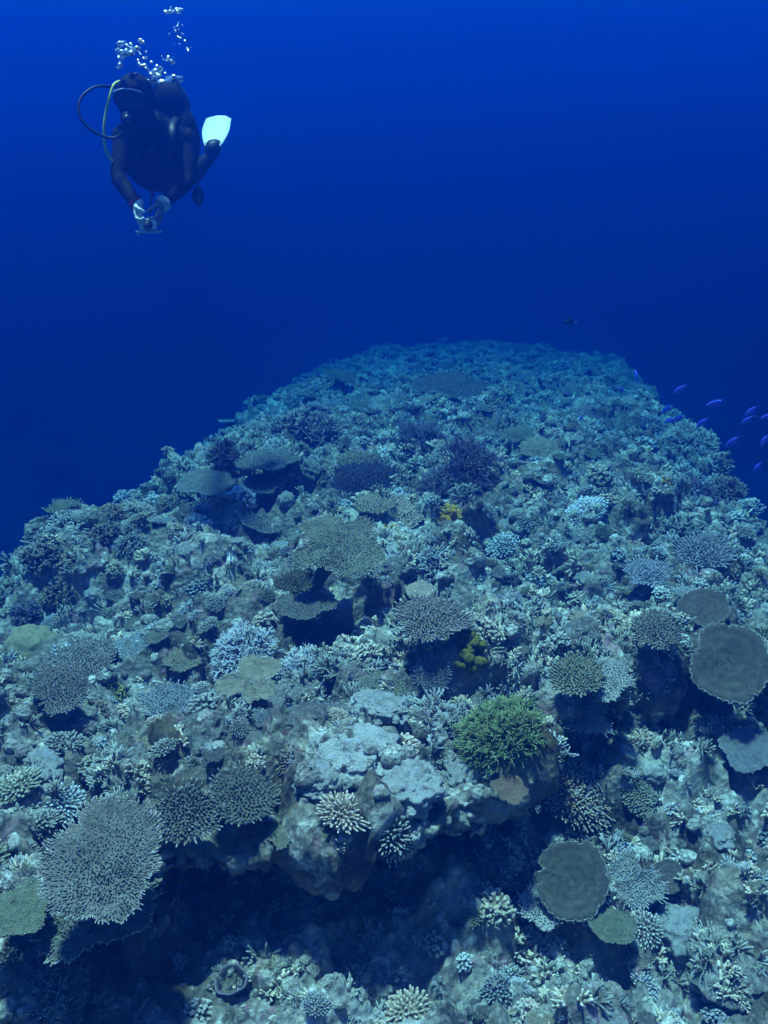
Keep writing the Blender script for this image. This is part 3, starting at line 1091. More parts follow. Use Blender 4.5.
B_(450, 514, 27, 24, sponge_mesh(52), M['yellow'], 'sponge', 'orange yellow lobed sponge, the larger of two', single=True)
B_(390, 528, 17, 18, sponge_mesh(53), M['yellow'], 'sponge', 'small orange yellow sponge beside the broad olive table', single=True)
B_(470, 645, 40, 36, sponge_mesh(54, 20), M['oyellow'], 'sponge', 'olive yellow lobed sponge under a white knob', single=True)
B_(666, 479, 11, 11, sponge_mesh(55, 8), M['yellow'], 'sponge', 'tiny yellow sponge on the pale patch near the drop off', single=True)
cup = MB()
ca = np.arange(32) * 2 * math.pi / 32
cr = [(0.55, -0.3), (0.75, 0.1), (0.95, 0.5), (1.0, 0.72), (0.93, 0.78), (0.82, 0.70), (0.72, 0.4), (0.5, 0.05), (0.02, 0.0)]
cv_, cf_ = [], []
for (r_, z_) in cr:
    w_ = r_ * (1 + 0.05 * np.sin(3 * ca) + 0.03 * np.sin(7 * ca))
    cv_.append(np.stack([w_ * np.cos(ca), w_ * np.sin(ca), np.full(32, z_)], -1))
for k in range(len(cr) - 1):
    for j in range(32):
        cf_.append((k * 32 + j, k * 32 + (j + 1) % 32, (k + 1) * 32 + (j + 1) % 32, (k + 1) * 32 + j))
cup.add(np.concatenate(cv_), cf_, np.repeat([0, 0.1, 0.3, 0.8, 1.0, 0.5, 0.1, 0, 0], 32))
B_(233, 980, 34, 30, cup.mesh('cup'), M['dark'], 'sponge', 'dark cup sponge with thin pale rim on the gully floor', single=True, mix=0.3)
for o in list(COL.objects):
    if o.name.startswith('sponge'):
        o['category'] = 'sponge'


rim = [(14, 583, 46), (42, 548, 48), (68, 518, 46), (96, 498, 44), (122, 480, 40), (150, 476, 36), (76, 552, 42), (108, 527, 40), (140, 506, 38),
       (168, 500, 34), (28, 606, 40), (132, 540, 38), (182, 528, 36), (222, 446, 40), (240, 455, 30), (60, 585, 40)]
RIMC = [bush_mesh(800 + k, stems=34, levels=3, size=0.062, sides=5, up=0.3, jit=0.5, knobs=1) for k in range(4)]
RIMM = ['brown', 'darkbrown', 'grey', 'brown', 'dark', 'grey']  # dark rim species, also picked to put the flank's shade into colour
for k, (x, y, w) in enumerate(rim):
    B_(x, y, w, w * 0.8, RIMC[k % 4], M[RIMM[k % 6]], 'cauliflower_coral', 'bushy knob tipped %s coral crowding the ridge rim beside open blue water' % {'grey': 'grey', 'brown': 'brown', 'darkbrown': 'dark brown', 'dark': 'dark purple'}[RIMM[k % 6]], spin=k * 1.3, zs=0.8,
       group='bushy corals lining the ridge rim')

BOULDERS = []


def put_rock(px, py, w, h, mesh, mat, label, zs=1.0, spin=0.0, name='reef_boulder', sinkf=0.25):
    hh = hit(px, py + h * 0.1)
    if hh is None:
        return None
    p, n, dist, d = hh
    R = 0.5 * w / FPX * dist * d.dot(FWD)
    o = obj(name, mesh, mat)
    o.location = p + Vector((0, 0, -sinkf * R * 0.5))
    o.rotation_euler = (0, 0, spin)
    o.scale = (R, R * 0.95, R * zs * h / w * 1.15)
    tag(o, label, 'rock')
    BOULDERS.append(o)
    PLACED.append((p.x, p.y, R * 0.8))
    return o


R_ = put_rock
R_(297, 700, 62, 54, rock_mesh(61, 5), M['rock'], 'rounded grey boulder below the lavender branching coral', spin=0.4)
R_(462, 770, 50, 44, rock_mesh(62, 5, 0.15), M['palerock'], 'pale pinkish white boulder below the green bush', spin=1.2)
R_(690, 928, 66, 84, rock_mesh(63, 5, 0.2), M['palerock'], 'upright pale boulder with a bright white face on the terrace', spin=0.6)
R_(735, 965, 84, 74, rock_mesh(64, 5), M['rock'], 'craggy grey boulder leaning against the bright faced one', spin=2.0)
R_(350, 745, 96, 70, rock_mesh(65, 5), M['palerock'], 'broad pale craggy rock shoulder on the crest of the ledge', zs=0.8, spin=2.2)
R_(402, 775, 70, 60, rock_mesh(66, 5), M['palerock'], 'knobbly pale rock at the brow of the undercut', spin=0.2)
R_(200, 730, 70, 56, rock_mesh(67, 5), M['rock'], 'pink mottled boulder under the pale blue fingered plate', spin=0.9)
R_(130, 770, 60, 54, rock_mesh(68, 5), M['rock'], 'dull brown boulder behind the large grey blue table', spin=2.7)
R_(395, 630, 70, 46, rock_mesh(69, 5, 0.2), M['palerock'], 'pale ledge stone at the rim of the dark hollow', spin=1.1, zs=0.8)
R_(395, 548, 66, 44, rock_mesh(70, 5), M['palerock'], 'cream coloured rock beside the broad olive table', spin=0.1)
R_(490, 860, 60, 50, rock_mesh(71, 5), M['rock'], 'grey blue lump at the mouth of the cave', spin=0.5)
R_(550, 950, 72, 50, rock_mesh(72, 5), M['rock'], 'flat rock with pale edge below the small branching coral', spin=1.5, zs=0.7)
R_(25, 880, 54, 46, rock_mesh(73, 5), M['rock'], 'speckled rock wedged beside the large grey blue table', spin=2.5)
R_(270, 975, 60, 50, rock_mesh(74, 5), M['rock'], 'bluish rock on the gully floor below the undercut', spin=1.9)
R_(370, 985, 76, 56, rock_mesh(75, 5), M['rock'], 'wide turquoise tinged rock on the gully floor', spin=0.3)
R_(40, 985, 90, 60, rock_mesh(76, 5), M['rock'], 'large mottled rock below the dull olive plate', spin=0.8)
R_(432, 722, 60, 44, rock_mesh(79, 5), M['palerock'], 'pale knobbly rock beside the green bush', spin=0.7, zs=0.8)
R_(382, 700, 56, 40, rock_mesh(80, 5), M['palerock'], 'pale flat rock above the broad craggy shoulder', spin=2.4, zs=0.7)
R_(318, 775, 54, 44, rock_mesh(81, 5), M['palerock'], 'pale stone between the fingered tables and the tan finger coral', spin=1.3, zs=0.8)
R_(655, 765, 34, 26, rock_mesh(77, 4, 0.1), M['white'], 'bleached white stone behind the olive finger mound', spin=0.8)
R_(350, 655, 60, 40, rock_mesh(78, 5, 0.2), M['rock'], 'arched grey stone over a small dark hole', spin=1.8, zs=0.7)

# ------------------------------------------------------------------ scattered colonies, each one a thing
top_rows = RP.shape[0]


def far(x, y, r):
    for (a, b, c) in PLACED:
        if (x - a) ** 2 + (y - b) ** 2 < ((r * 0.75 + c) ** 2):
            return False
    return True


def zone(x, y):
    if y < y_lip(np.array([x]))[0] - 0.02:
        return 'on the rubble below the ledge'
    if x < left_edge(np.array([y]))[0] + 0.75:
        return 'along the ridge rim over open water'
    if x > right_edge(np.array([y]))[0] - 0.8:
        return 'near the drop off where violet fish swim'
    if y > 8.2:
        return 'far out on the hazy end of the reef'
    if y > 5.0:
        return 'on the middle of the reef top'
    return 'on the near reef top above the ledge'


SMALL_T = [plate_mesh(700 + s, lobes=0.25, knobs=200, ksize=0.045, klen=0.10, cone=True) for s in range(4)]
SMALL_F = [finger_mesh(710 + s, n=90, size=0.065, length=0.34, sides=5) for s in range(4)]
SMALL_B = [bush_mesh(720 + s, stems=22, levels=3, size=0.055, sides=4) for s in range(5)]
SMALL_C = [cauliflower_mesh(730 + s, n=44, size=0.13) for s in range(4)]
SMALL_R = [rock_mesh(740 + s, 4) for s in range(6)]
KINDS = [
    # name, meshes, [(material, colour word)], phrase, size range, weight, z scale
    ('branching_coral', SMALL_B, [('grey', 'grey'), ('blue', 'blue grey'), ('lav', 'lavender'), ('brown', 'brown')], 'branching coral colony', (0.05, 0.125), 0.27, 0.8),
    ('cauliflower_coral', SMALL_C, [('grey', 'grey'), ('blue', 'blue grey'), ('tan', 'tan'), ('white', 'pale')], 'knobby cauliflower coral head', (0.045, 0.11), 0.22, 0.85),
    ('finger_coral', SMALL_F, [('grey', 'grey'), ('tan', 'tan'), ('blue', 'blue grey'), ('olive', 'olive')], 'stubby finger coral colony', (0.05, 0.12), 0.2, 0.9),
    ('plate_coral', SMALL_T, [('gplate', 'grey'), ('oplate', 'olive'), ('blue', 'blue grey'), ('tan', 'tan')], 'flat plate coral', (0.06, 0.14), 0.13, 1.0),
    ('coral_rock', SMALL_R, [('rock', 'mottled'), ('palerock', 'pale'), ('rock', 'mottled')], 'lump of dead coral rock', (0.04, 0.12), 0.18, 0.9),
]
count = {k[0]: 0 for k in KINDS}
rs = random.Random(5)
cells = {}


def free(x, y, r):
    k = (int(math.floor(x / 0.3)), int(math.floor(y / 0.3)))
    for i in (-1, 0, 1):
        for j in (-1, 0, 1):
            for (a, b, c) in cells.get((k[0] + i, k[1] + j), ()):
                if (x - a) ** 2 + (y - b) ** 2 < (0.80 * (r + c)) ** 2:
                    return False
    return True


def occupy(x, y, r):
    cells.setdefault((int(math.floor(x / 0.3)), int(math.floor(y / 0.3))), []).append((x, y, r))


def scatter(n_try, ylo, yhi, xlo, xhi, grow=1.0, floor=False):
    for _ in range(n_try):
        y = ylo + (yhi - ylo) * rs.random()
        x = xlo + (xhi - xlo) * rs.random()
        le, re_ = float(left_edge(np.array([y]))[0]), float(right_edge(np.array([y]))[0])
        if not (le - 0.9 < x < re_ + 0.9):
            continue
        k = rs.choices(KINDS, weights=[q[5] for q in KINDS])[0]
        if count[k[0]] >= 300:
            continue
        R = (k[4][0] + (k[4][1] - k[4][0]) * rs.random() ** 1.6) * grow
        if not far(x, y, R) or not free(x, y, R):
            continue
        h, n = ground(x, y, 0.5)
        if h is None or n.z < 0.25:
            continue
        mi = rs.randrange(len(k[1]))
        mk, word = k[2][rs.randrange(len(k[2]))]
        zn = zone(x, y)
        if 'rim' in zn and k[0] in ('branching_coral', 'cauliflower_coral', 'finger_coral') and rs.random() < 0.6:
            mk, word = rs.choice([('brown', 'brown'), ('darkbrown', 'dark brown')])  # browner rim colonies, whose colour also carries the flank's shade
        if 'rim' in zn and k[0] == 'plate_coral' and rs.random() < 0.5:
            continue
        if 'rubble' in zn and k[0] == 'plate_coral' and R > 0.06:
            continue
        o = obj(k[0], k[1][mi], M[mk])
        o.rotation_mode = 'QUATERNION'
        o.rotation_quaternion = basis_up(n, rs.uniform(0, 6.28), 0.45 if k[0] != 'plate_coral' else 0.3)
        if k[0] == 'plate_coral':
            o.location = h + Vector((0, 0, 0.16 * R))
        else:
            o.location = h - n * (0.08 * R)
        o.scale = (R * rs.uniform(0.85, 1.15), R * rs.uniform(0.85, 1.15), R * k[6] * rs.uniform(0.8, 1.15))
        lab = 'small %s %s %s' % (word, k[3], zn)
        tag(o, lab, 'rock' if k[0] == 'coral_rock' else 'coral', ('%s %ss %s' % (word, k[3], zn)).replace('colonys', 'colonies').replace('lump of dead coral rocks', 'lumps of dead coral rock'))
        occupy(x, y, R)
        count[k[0]] += 1


scatter(900, 1.7, 3.5, -2.2, 2.4, 0.8)
scatter(2600, 2.5, 5.2, -2.9, 3.0, 0.85)
scatter(2600, 5.0, 8.2, -2.9, 3.4, 1.1)
scatter(1600, 8.0, 17, -2.8, 5.0, 1.6)
print('SCATTER', count)

# ------------------------------------------------------------------ uncountable cover: rubble, stubs and far growth
def stuff_mesh(n, smin, smax, kinds, ylo, yhi, seed, biasnear=1.0, nz_min=0.15, zone_fn=None, sink=0.2):
    r = np.random.default_rng(seed)
    flatP, flatN = POOLP, POOLN
    le, re_ = left_edge(flatP[:, 1]), right_edge(flatP[:, 1])
    ok = (flatP[:, 1] > ylo) & (flatP[:, 1] < yhi) & (np.abs(flatN[:, 2]) > nz_min) & (flatP[:, 0] > le - 1.2) & (flatP[:, 0] < re_ + 1.2) & (flatN[:, 2] > -0.9)
    ids = np.nonzero(ok)[0]
    # area weighting (grid spacing grows with distance)
    w = (flatP[ids, 1] ** biasnear)
    pm = fbm(flatP[ids] * 1.9 + seed * 1.7, 3, 90 + seed)
    w = w * (0.03 + np.clip((pm + 0.06) / 0.26, 0, 1) ** 1.7)
    ids = r.choice(ids, n, p=w / w.sum())
    VV, FF, TT, off = [], [], [], 0
    for c in range(n):
        tv, tf, tt = kinds[r.integers(len(kinds))]
        p, nn = flatP[ids[c]], flatN[ids[c]]
        s = smin + (smax - smin) * r.random() ** 2
        s *= (0.75 + 0.06 * p[1])
        u = nn * 0.6 + np.array([0, 0, 0.5]) + r.normal(0, 0.25, 3)
        u /= np.linalg.norm(u)
        a = np.cross(u, r.normal(0, 1, 3))
        a /= np.linalg.norm(a) + 1e-9
        b = np.cross(u, a)
        sc = s * r.uniform(0.75, 1.3, 3)
        VV.append(p + (tv[:, :1] * a * sc[0] + tv[:, 1:2] * b * sc[1] + (tv[:, 2:3] - sink) * u * sc[2]))
        FF.append(tf + off)
        TT.append(tt)
        off += len(tv)
    m = bpy.data.meshes.new('stuff')
    V = np.concatenate(VV)
    F = np.concatenate(FF)
    m.vertices.add(len(V))
    m.vertices.foreach_set('co', V.astype(np.float32).ravel())
    m.loops.add(F.size)
    m.loops.foreach_set('vertex_index', F.astype(np.int32).ravel())
    m.polygons.add(len(F))
    m.polygons.foreach_set('loop_start', np.arange(0, F.size, 3, dtype=np.int32))
    m.polygons.foreach_set('loop_total', np.full(len(F), 3, dtype=np.int32))
    m.polygons.foreach_set('use_smooth', np.ones(len(F), dtype=bool))
    at_ = m.attributes.new('tip', 'FLOAT', 'POINT')
    at_.data.foreach_set('value', np.concatenate(TT).astype(np.float32))
    m.update()
    return m


def tri_template(mesh):
    mesh.calc_loop_triangles()
    v = np.array([x.co[:] for x in mesh.vertices])
    f = np.array([t.vertices[:] for t in mesh.loop_triangles])
    t = np.array([a.value for a in mesh.attributes['tip'].data])
    return v, f, t


def lump(seed):
    v, f = icosphere(2)
    d = 1 + 0.35 * fbm(v * 1.7 + seed, 2, seed) + 0.3 * (0.5 - worley(v * 2.4 + seed, seed))
    return v * d[:, None] * np.array([1, 1, 0.75]), np.array(f), np.full(len(v), 0.3)


def sprig(seed, n=13, size=0.085, sides=3):
    r = np.random.default_rng(seed)
    mb = MB()
    for k in range(n):
        a = r.uniform(0, 6.28)
        q = r.uniform(0.1, 1.1)
        d = np.array([math.cos(a) * q, math.sin(a) * q, r.uniform(0.45, 1.0)])
        d /= np.linalg.norm(d)
        L = r.uniform(0.65, 1.1)
        p0 = np.array([math.cos(a), math.sin(a), 0]) * 0.3 * r.random()
        mb.tube([p0, p0 + d * L], [size, size * 0.7], sides, True, tips=[0, 1])
        if r.random() < 0.7:
            d2 = d + r.normal(0, 0.5, 3)
            d2 /= np.linalg.norm(d2)
            p1 = p0 + d * L * 0.5
            mb.tube([p1, p1 + d2 * L * 0.5], [size * 0.85, size * 0.6], sides, True, tips=[0.4, 1])
    return tri_template(mb.mesh('sprig'))


bp, bnm = [RP.reshape(-1, 3)], [RN.reshape(-1, 3)]
for o in BOULDERS:
    if o.data.materials[0] in (M['palerock'], M['white']) and rs.random() < 0.5:
        continue
    v = np.array([x.co[:] for x in o.data.vertices])
    rz = o.rotation_euler.z
    Rm = np.array([[math.cos(rz), -math.sin(rz), 0], [math.sin(rz), math.cos(rz), 0], [0, 0, 1]])
    sc_ = np.array(o.scale)
    nn = v / sc_
    nn /= np.linalg.norm(nn, axis=1, keepdims=True)
    keepv = nn[:, 2] > 0.0
    bp.append(((v * sc_) @ Rm.T + np.array(o.location))[keepv])
    bnm.append((nn @ Rm.T)[keepv])
POOLP, POOLN = np.concatenate(bp), np.concatenate(bnm)
LUMPS = [lump(s) for s in range(5)]
SPRIGS = [sprig(s) for s in range(8)]
KNOBS = [sprig(s + 20, 9, 0.15, 4) for s in range(6)]
STUFF = [
    ('coral_rubble', stuff_mesh(4200, 0.010, 0.055, LUMPS, 1.6, 9.5, 1, 0.3), 'rock', 'loose broken coral rubble strewn over the reef rock'),
    ('coral_stubble', stuff_mesh(3600, 0.03, 0.075, SPRIGS, 1.6, 9.5, 2, 0.6), 'grey', 'short grey coral stubble growing all over the reef'),
    ('blue_coral_stubble', stuff_mesh(2600, 0.03, 0.075, SPRIGS, 1.6, 9.5, 3, 0.6), 'blue', 'short blue grey coral stubble growing between larger colonies'),
    ('knobby_coral_cover', stuff_mesh(2600, 0.025, 0.065, KNOBS, 1.6, 9.5, 4, 0.6), 'tan', 'low tan knobby coral cover between larger colonies'),
    ('far_coral_cover', stuff_mesh(8500, 0.025, 0.075, SPRIGS + KNOBS, 7.5, 30, 5, 1.3), 'grey', 'dense coral cover fading into blue at the far end'),
    ('far_coral_rubble', stuff_mesh(1400, 0.02, 0.06, LUMPS, 7.5, 30, 6, 1.3), 'rock', 'rocky lumps fading into blue at the far end'),
]
for name, mesh, mk, lab in STUFF:
    tag(obj(name, mesh, M[mk]), lab, 'rubble' if 'rubble' in name else 'coral', kind='stuff')

# ------------------------------------------------------------------ the diver
M['suit'] = plain_mat('black_neoprene', (0.006, 0.006, 0.008), 0.8, 0.12, 0.3, 25)
M['vest'] = plain_mat('black_nylon', (0.004, 0.004, 0.005), 0.75, 0.12, 0.3, 40)
M['rubber'] = plain_mat('black_rubber', (0.006, 0.006, 0.007), 0.5, 0.25)
M['tank'] = plain_mat('dark_steel', (0.05, 0.05, 0.055), 0.4, 0.5, 0.2, 20, 0.3)
M['chrome'] = plain_mat('chrome', (0.7, 0.7, 0.7), 0.2, 0.5, 0.1, 20, 1.0)
M['hose_yellow'] = plain_mat('yellow_hose', (0.62, 0.60, 0.10), 0.5, 0.4)
M['skin'] = plain_mat('skin', (0.42, 0.27, 0.20), 0.6, 0.3)
M['glove_pale'] = plain_mat('pale_glove', (0.72, 0.68, 0.66), 0.8, 0.2, 0.3, 60)
M['glove_dark'] = plain_mat('dark_glove', (0.14, 0.15, 0.17), 0.8, 0.2, 0.3, 60)
M['fin'] = plain_mat('white_fin', (0.72, 0.74, 0.70), 0.5, 0.3, 0.08, 20)
M['mask'] = plain_mat('mask_frame', (0.02, 0.02, 0.022), 0.35, 0.5)
M['trim'] = plain_mat('grey_trim', (0.45, 0.46, 0.48), 0.4, 0.5)
M['red'] = plain_mat('red_cord', (0.28, 0.02, 0.03), 0.6, 0.3)
gm, gnt, gb_ = new_mat('mask_glass')
gb_.inputs['Base Color'].default_value = (0.03, 0.035, 0.04, 1)
gb_.inputs['Roughness'].default_value = 0.05
gb_.inputs['Specular IOR Level'].default_value = 0.8
M['glass'] = gm


def fused(mb, voxel, smooth=4):
    """one continuous skin from overlapping closed shapes"""
    m = mb.mesh('tmp')
    o = bpy.data.objects.new('tmp', m)
    COL.objects.link(o)
    r = o.modifiers.new('r', 'REMESH')
    r.mode = 'VOXEL'
    r.voxel_size = voxel
    r.use_smooth_shade = True
    sm = o.modifiers.new('s', 'SMOOTH')
    sm.iterations = smooth
    sm.factor = 0.5
    dg = bpy.context.evaluated_depsgraph_get()
    m2 = bpy.data.meshes.new_from_object(o.evaluated_get(dg))
    bpy.data.objects.remove(o)
    bpy.data.meshes.remove(m)
    return m2


def curve_pts(pts, n=24):
    """Catmull-Rom through points"""
    p = [np.array(q, float) for q in pts]
    p = [2 * p[0] - p[1]] + p + [2 * p[-1] - p[-2]]
    out = []
    segs = len(p) - 3
    for k in range(n):
        t = k / (n - 1) * segs
        i = min(int(t), segs - 1)
        t -= i
        a, b, c, d = p[i:i + 4]
        out.append(0.5 * ((2 * b) + (c - a) * t + (2 * a - 5 * b + 4 * c - d) * t * t + (3 * b - a - 3 * c + d) * t ** 3))
    return np.array(out)


ROOT = at(166, 180, 6.6)
diver = empty('person', ROOT)
tag(diver, 'scuba diver in black wetsuit and vest with a white fin, holding a camera', 'person')


def L(px, py, Y):
    return np.array(at(px, py, Y) - ROOT)


def ell(mb, c, r, sub=3, rot=None):
    v, f = icosphere(sub)
    v = v * np.array(r)
    if rot is not None:
        v = v @ np.array(rot.to_3x3()).T
    mb.add(v + np.array(c), f)


XF = (1, 0, 0)
body = MB()
head_c = L(136, 99, 6.0)
ell(body, head_c, (0.088, 0.105, 0.125))
ell(body, head_c + np.array([-0.008, -0.035, -0.075]), (0.055, 0.065, 0.055))                     # jaw
ell(body, head_c + np.array([-0.012, -0.108, -0.012]), (0.016, 0.024, 0.026), 2)                    # nose
body.tube([head_c + np.array([0, 0.02, -0.06]), L(144, 118, 6.07), L(150, 128, 6.12)], [0.065, 0.062, 0.085], 14, start_cap=True)
body.tube([L(149, 118, 6.1), L(152, 130, 6.13), L(156, 148, 6.2), L(161, 160, 6.36), L(166, 168, 6.56), L(170, 171, 6.68)],
          [(0.10, 0.08), (0.185, 0.115), (0.18, 0.125), (0.15, 0.11), (0.16, 0.11), (0.12, 0.09)], 20, flat=XF, start_cap=True)
sh_r, el_r, wr_r = L(124, 137, 6.12), L(118, 178, 5.96), L(138, 206, 5.78)
sh_l, el_l, wr_l = L(186, 140, 6.18), L(188, 181, 6.02), L(160, 206, 5.80)
for a, b, c in ((sh_r, el_r, wr_r), (sh_l, el_l, wr_l)):
    ell(body, a, (0.075, 0.075, 0.075))
    body.tube([a, a * 0.5 + b * 0.5, b], [0.064, 0.057, 0.047], 14, start_cap=True)
    body.tube([b, b * 0.65 + c * 0.35, c], [0.048, 0.048, 0.034], 14, start_cap=True)
legs = [(L(178, 170, 6.64), L(190, 177, 7.0), L(211, 156, 7.12), L(213, 148, 7.10)),
        (L(160, 170, 6.66), L(163, 170, 7.05), L(171, 158, 7.42), L(173, 150, 7.45))]
for hp, kn, an, toe in legs:
    ell(body, hp, (0.095, 0.095, 0.095))
    body.tube([hp, hp * 0.5 + kn * 0.5, kn], [0.092, 0.082, 0.062], 14, start_cap=True)
    body.tube([kn, kn * 0.65 + an * 0.35, an], [0.062, 0.066, 0.042], 14, start_cap=True)
    body.tube([an - (toe - an) * 0.3, an, toe], [0.04, 0.044, 0.04], 12, start_cap=True)
obj('body', fused(body, 0.011), M['suit'], diver)

# hood: a cap over the skull that leaves the face open
hv, hf = icosphere(4)
keep = [f for f in hf if not (np.mean(hv[list(f), 1]) < -0.62 and abs(np.mean(hv[list(f), 0])) < 0.75 and np.mean(hv[list(f), 2]) < 0.42)]
hood = MB()
hood.add(hv * np.array([0.112, 0.128, 0.142]) + head_c, keep)
ho = obj('hood', hood.mesh('hood'), M['suit'], diver)
so = ho.modifiers.new('s', 'SOLIDIFY')
so.thickness = 0.008
# mask
mk = empty('mask', head_c + np.array([-0.012, -0.12, 0.004]))
mk.parent = diver
mk.rotation_euler = (rad(8), 0, rad(-8))
a_ = np.linspace(0, 2 * math.pi, 40, endpoint=False)
ring = np.stack([0.088 * np.sign(np.cos(a_)) * np.abs(np.cos(a_)) ** 0.7, 0.012 * np.cos(a_) ** 2, 0.046 * np.sign(np.sin(a_)) * np.abs(np.sin(a_)) ** 0.7], -1)
fr = MB()
fr.tube(np.vstack([ring, ring[:1]]), np.full(41, 0.011), 8, cap=False)
fr.tube([(0, -0.004, 0.046), (0, -0.006, -0.02)], [0.009, 0.012], 8, True, start_cap=True)
fr.tube([(0, -0.002, -0.005), (0, -0.018, -0.03), (0, -0.006, -0.05)], [0.012, 0.02, 0.018], 10, True, start_cap=True)
obj('frame', fr.mesh('frame'), M['mask'], mk)
for sx in (-1, 1):
    ln = MB()
    lv = np.stack([sx * 0.043 + 0.037 * np.sign(np.cos(a_)) * np.abs(np.cos(a_)) ** 0.7, np.full(40, -0.003), 0.039 * np.sign(np.sin(a_)) * np.abs(np.sin(a_)) ** 0.7], -1)
    lv2 = lv + np.array([0, 0.006, 0])
    ln.add(np.vstack([lv, lv2]), [tuple(range(40)), tuple(range(79, 39, -1))] + [(j, 40 + j, 40 + (j + 1) % 40, (j + 1) % 40) for j in range(40)])
    obj('lens', ln.mesh('lens', False), M['glass'], mk)
tr = MB()
tr.tube(np.array([(-0.082, -0.010, 0.040), (-0.03, -0.014, 0.056), (0.03, -0.014, 0.056), (0.082, -0.010, 0.040)]), [0.005] * 4, 6, True, start_cap=True)
obj('brow_trim', tr.mesh('brow_trim'), M['trim'], mk)
st = MB()
sa = np.linspace(0, math.pi, 24)
st.tube(np.stack([0.118 * np.cos(sa), -0.02 + 0.135 * np.sin(sa), 0.01 + 0.02 * np.sin(sa)], -1) + head_c, [(0.004, 0.012)] * 24, 8, flat=(1, 0.2, 0.1))
obj('mask_strap', st.mesh('strap'), M['rubber'], diver)
# regulator in the mouth
rg_c = head_c + np.array([-0.022, -0.15, -0.098])
rg = MB()
rg.tube([rg_c + np.array([0, 0.05, 0]), rg_c + np.array([0, 0.02, 0]), rg_c, rg_c + np.array([0, -0.022, 0]), rg_c + np.array([0, -0.028, 0])], [0.022, 0.038, 0.042, 0.038, 0.02], 20, True)
rgo = obj('regulator', rg.mesh('regulator'), M['rubber'], diver)
te = MB()
te.tube([rg_c + np.array([-0.065, 0.015, -0.045]), rg_c + np.array([0, 0.0, -0.036]), rg_c + np.array([0.065, 0.015, -0.045])], [(0.018, 0.014), (0.02, 0.018), (0.018, 0.014)], 10, True, start_cap=True)
obj('exhaust_tee', te.mesh('exhaust'), M['rubber'], rgo)
pb = MB()
pb.tube([rg_c + np.array([0, -0.024, 0]), rg_c + np.array([0, -0.033, 0])], [0.026, 0.024], 16, True)
obj('purge_cover', pb.mesh('purge'), M['tank'], rgo)
# vest
vs = MB()
vs.tube([L(154, 120, 6.16), L(154, 134, 6.16), L(156, 150, 6.2), L(158, 161, 6.26), L(160, 170, 6.36), L(161, 174, 6.42)],
        [(0.15, 0.09), (0.215, 0.15), (0.228, 0.17), (0.222, 0.17), (0.20, 0.15), (0.15, 0.11)], 24, flat=XF, start_cap=True)
ell(vs, L(170, 114, 6.36), (0.12, 0.09, 0.19))
ell(vs, L(184, 140, 6.36), (0.10, 0.12, 0.2))
ell(vs, L(137, 166, 6.14), (0.075, 0.06, 0.075))
ell(vs, L(179, 168, 6.2), (0.075, 0.06, 0.08))
vo_ = obj('buoyancy_vest', fused(vs, 0.013, 6), M['vest'], diver)
for x0, x1 in ((130, 138), (172, 166)):
    sp = MB()
    sp.tube(curve_pts([L(x0 + 4, 118, 6.28), L(x0, 124, 6.05), L(x0 - 1, 140, 5.96), L(x1, 160, 5.98)], 12), [(0.028, 0.012)] * 12, 8, True, flat=XF, start_cap=True)
    obj('shoulder_strap', sp.mesh('strap'), M['rubber'], vo_)
bk = MB()
bk.box(L(152, 150, 5.995), (0.06, 0.02, 0.03))
obj('buckle', bk.mesh('buckle', False), M['tank'], vo_)
# tank
tk = MB()
t0, t1 = L(175, 90, 6.50), L(180, 168, 6.86)
ax = (t1 - t0) / np.linalg.norm(t1 - t0)
tl = np.linalg.norm(t1 - t0)
tk.tube([t0 - ax * 0.05, t0 - ax * 0.02, t0 + ax * 0.03, t0 + ax * 0.09, t1 - ax * 0.02, t1], [0.03, 0.04, 0.07, 0.09, 0.09, 0.07], 24, True, start_cap=True)
tko = obj('scuba_tank', tk.mesh('tank'), M['tank'], diver)
vl = MB()
vl.tube([t0 - ax * 0.04, t0 - ax * 0.10], [0.022, 0.018], 12, True)
vl.tube([t0 - ax * 0.08 + np.array([-0.05, 0, 0]), t0 - ax * 0.08 + np.array([0.05, 0, 0])], [0.018, 0.018], 12, True, start_cap=True)
obj('valve', vl.mesh('valve'), M['chrome'], tko)
fs = MB()
fc = L(162, 84, 6.40)
fs.tube([fc + np.array([-0.045, 0, -0.01]), fc, fc + np.array([0.05, 0.02, 0.0])], [0.024, 0.030, 0.022], 14, True, start_cap=True)
fs.tube([fc, t0 - ax * 0.08], [0.02, 0.02], 10)
fso = obj('first_stage', fs.mesh('first_stage'), M['chrome'], tko)
# hoses
h1 = MB()
h1.tube(curve_pts([fc, L(140, 78, 6.25), L(117, 86, 6.08), L(95, 87, 5.95), L(80, 100, 5.86), L(81, 119, 5.80), L(96, 133, 5.80), L(113, 138, 5.82), L(124, 131, 5.84), rg_c + np.array([-0.03, 0.01, 0])], 60), [0.0085] * 60, 8)
obj('breathing_hose', h1.mesh('hose'), M['rubber'], diver)
h2 = MB()
h2.tube(curve_pts([fc, L(136, 80, 6.22), L(116, 83, 6.08), L(109, 98, 6.0), L(104, 128, 5.94), L(106, 150, 5.95), L(116, 166, 6.0), L(124, 168, 6.08)], 50), [0.0085] * 50, 8)
h2o = obj('spare_regulator_hose', h2.mesh('hose'), M['hose_yellow'], diver)
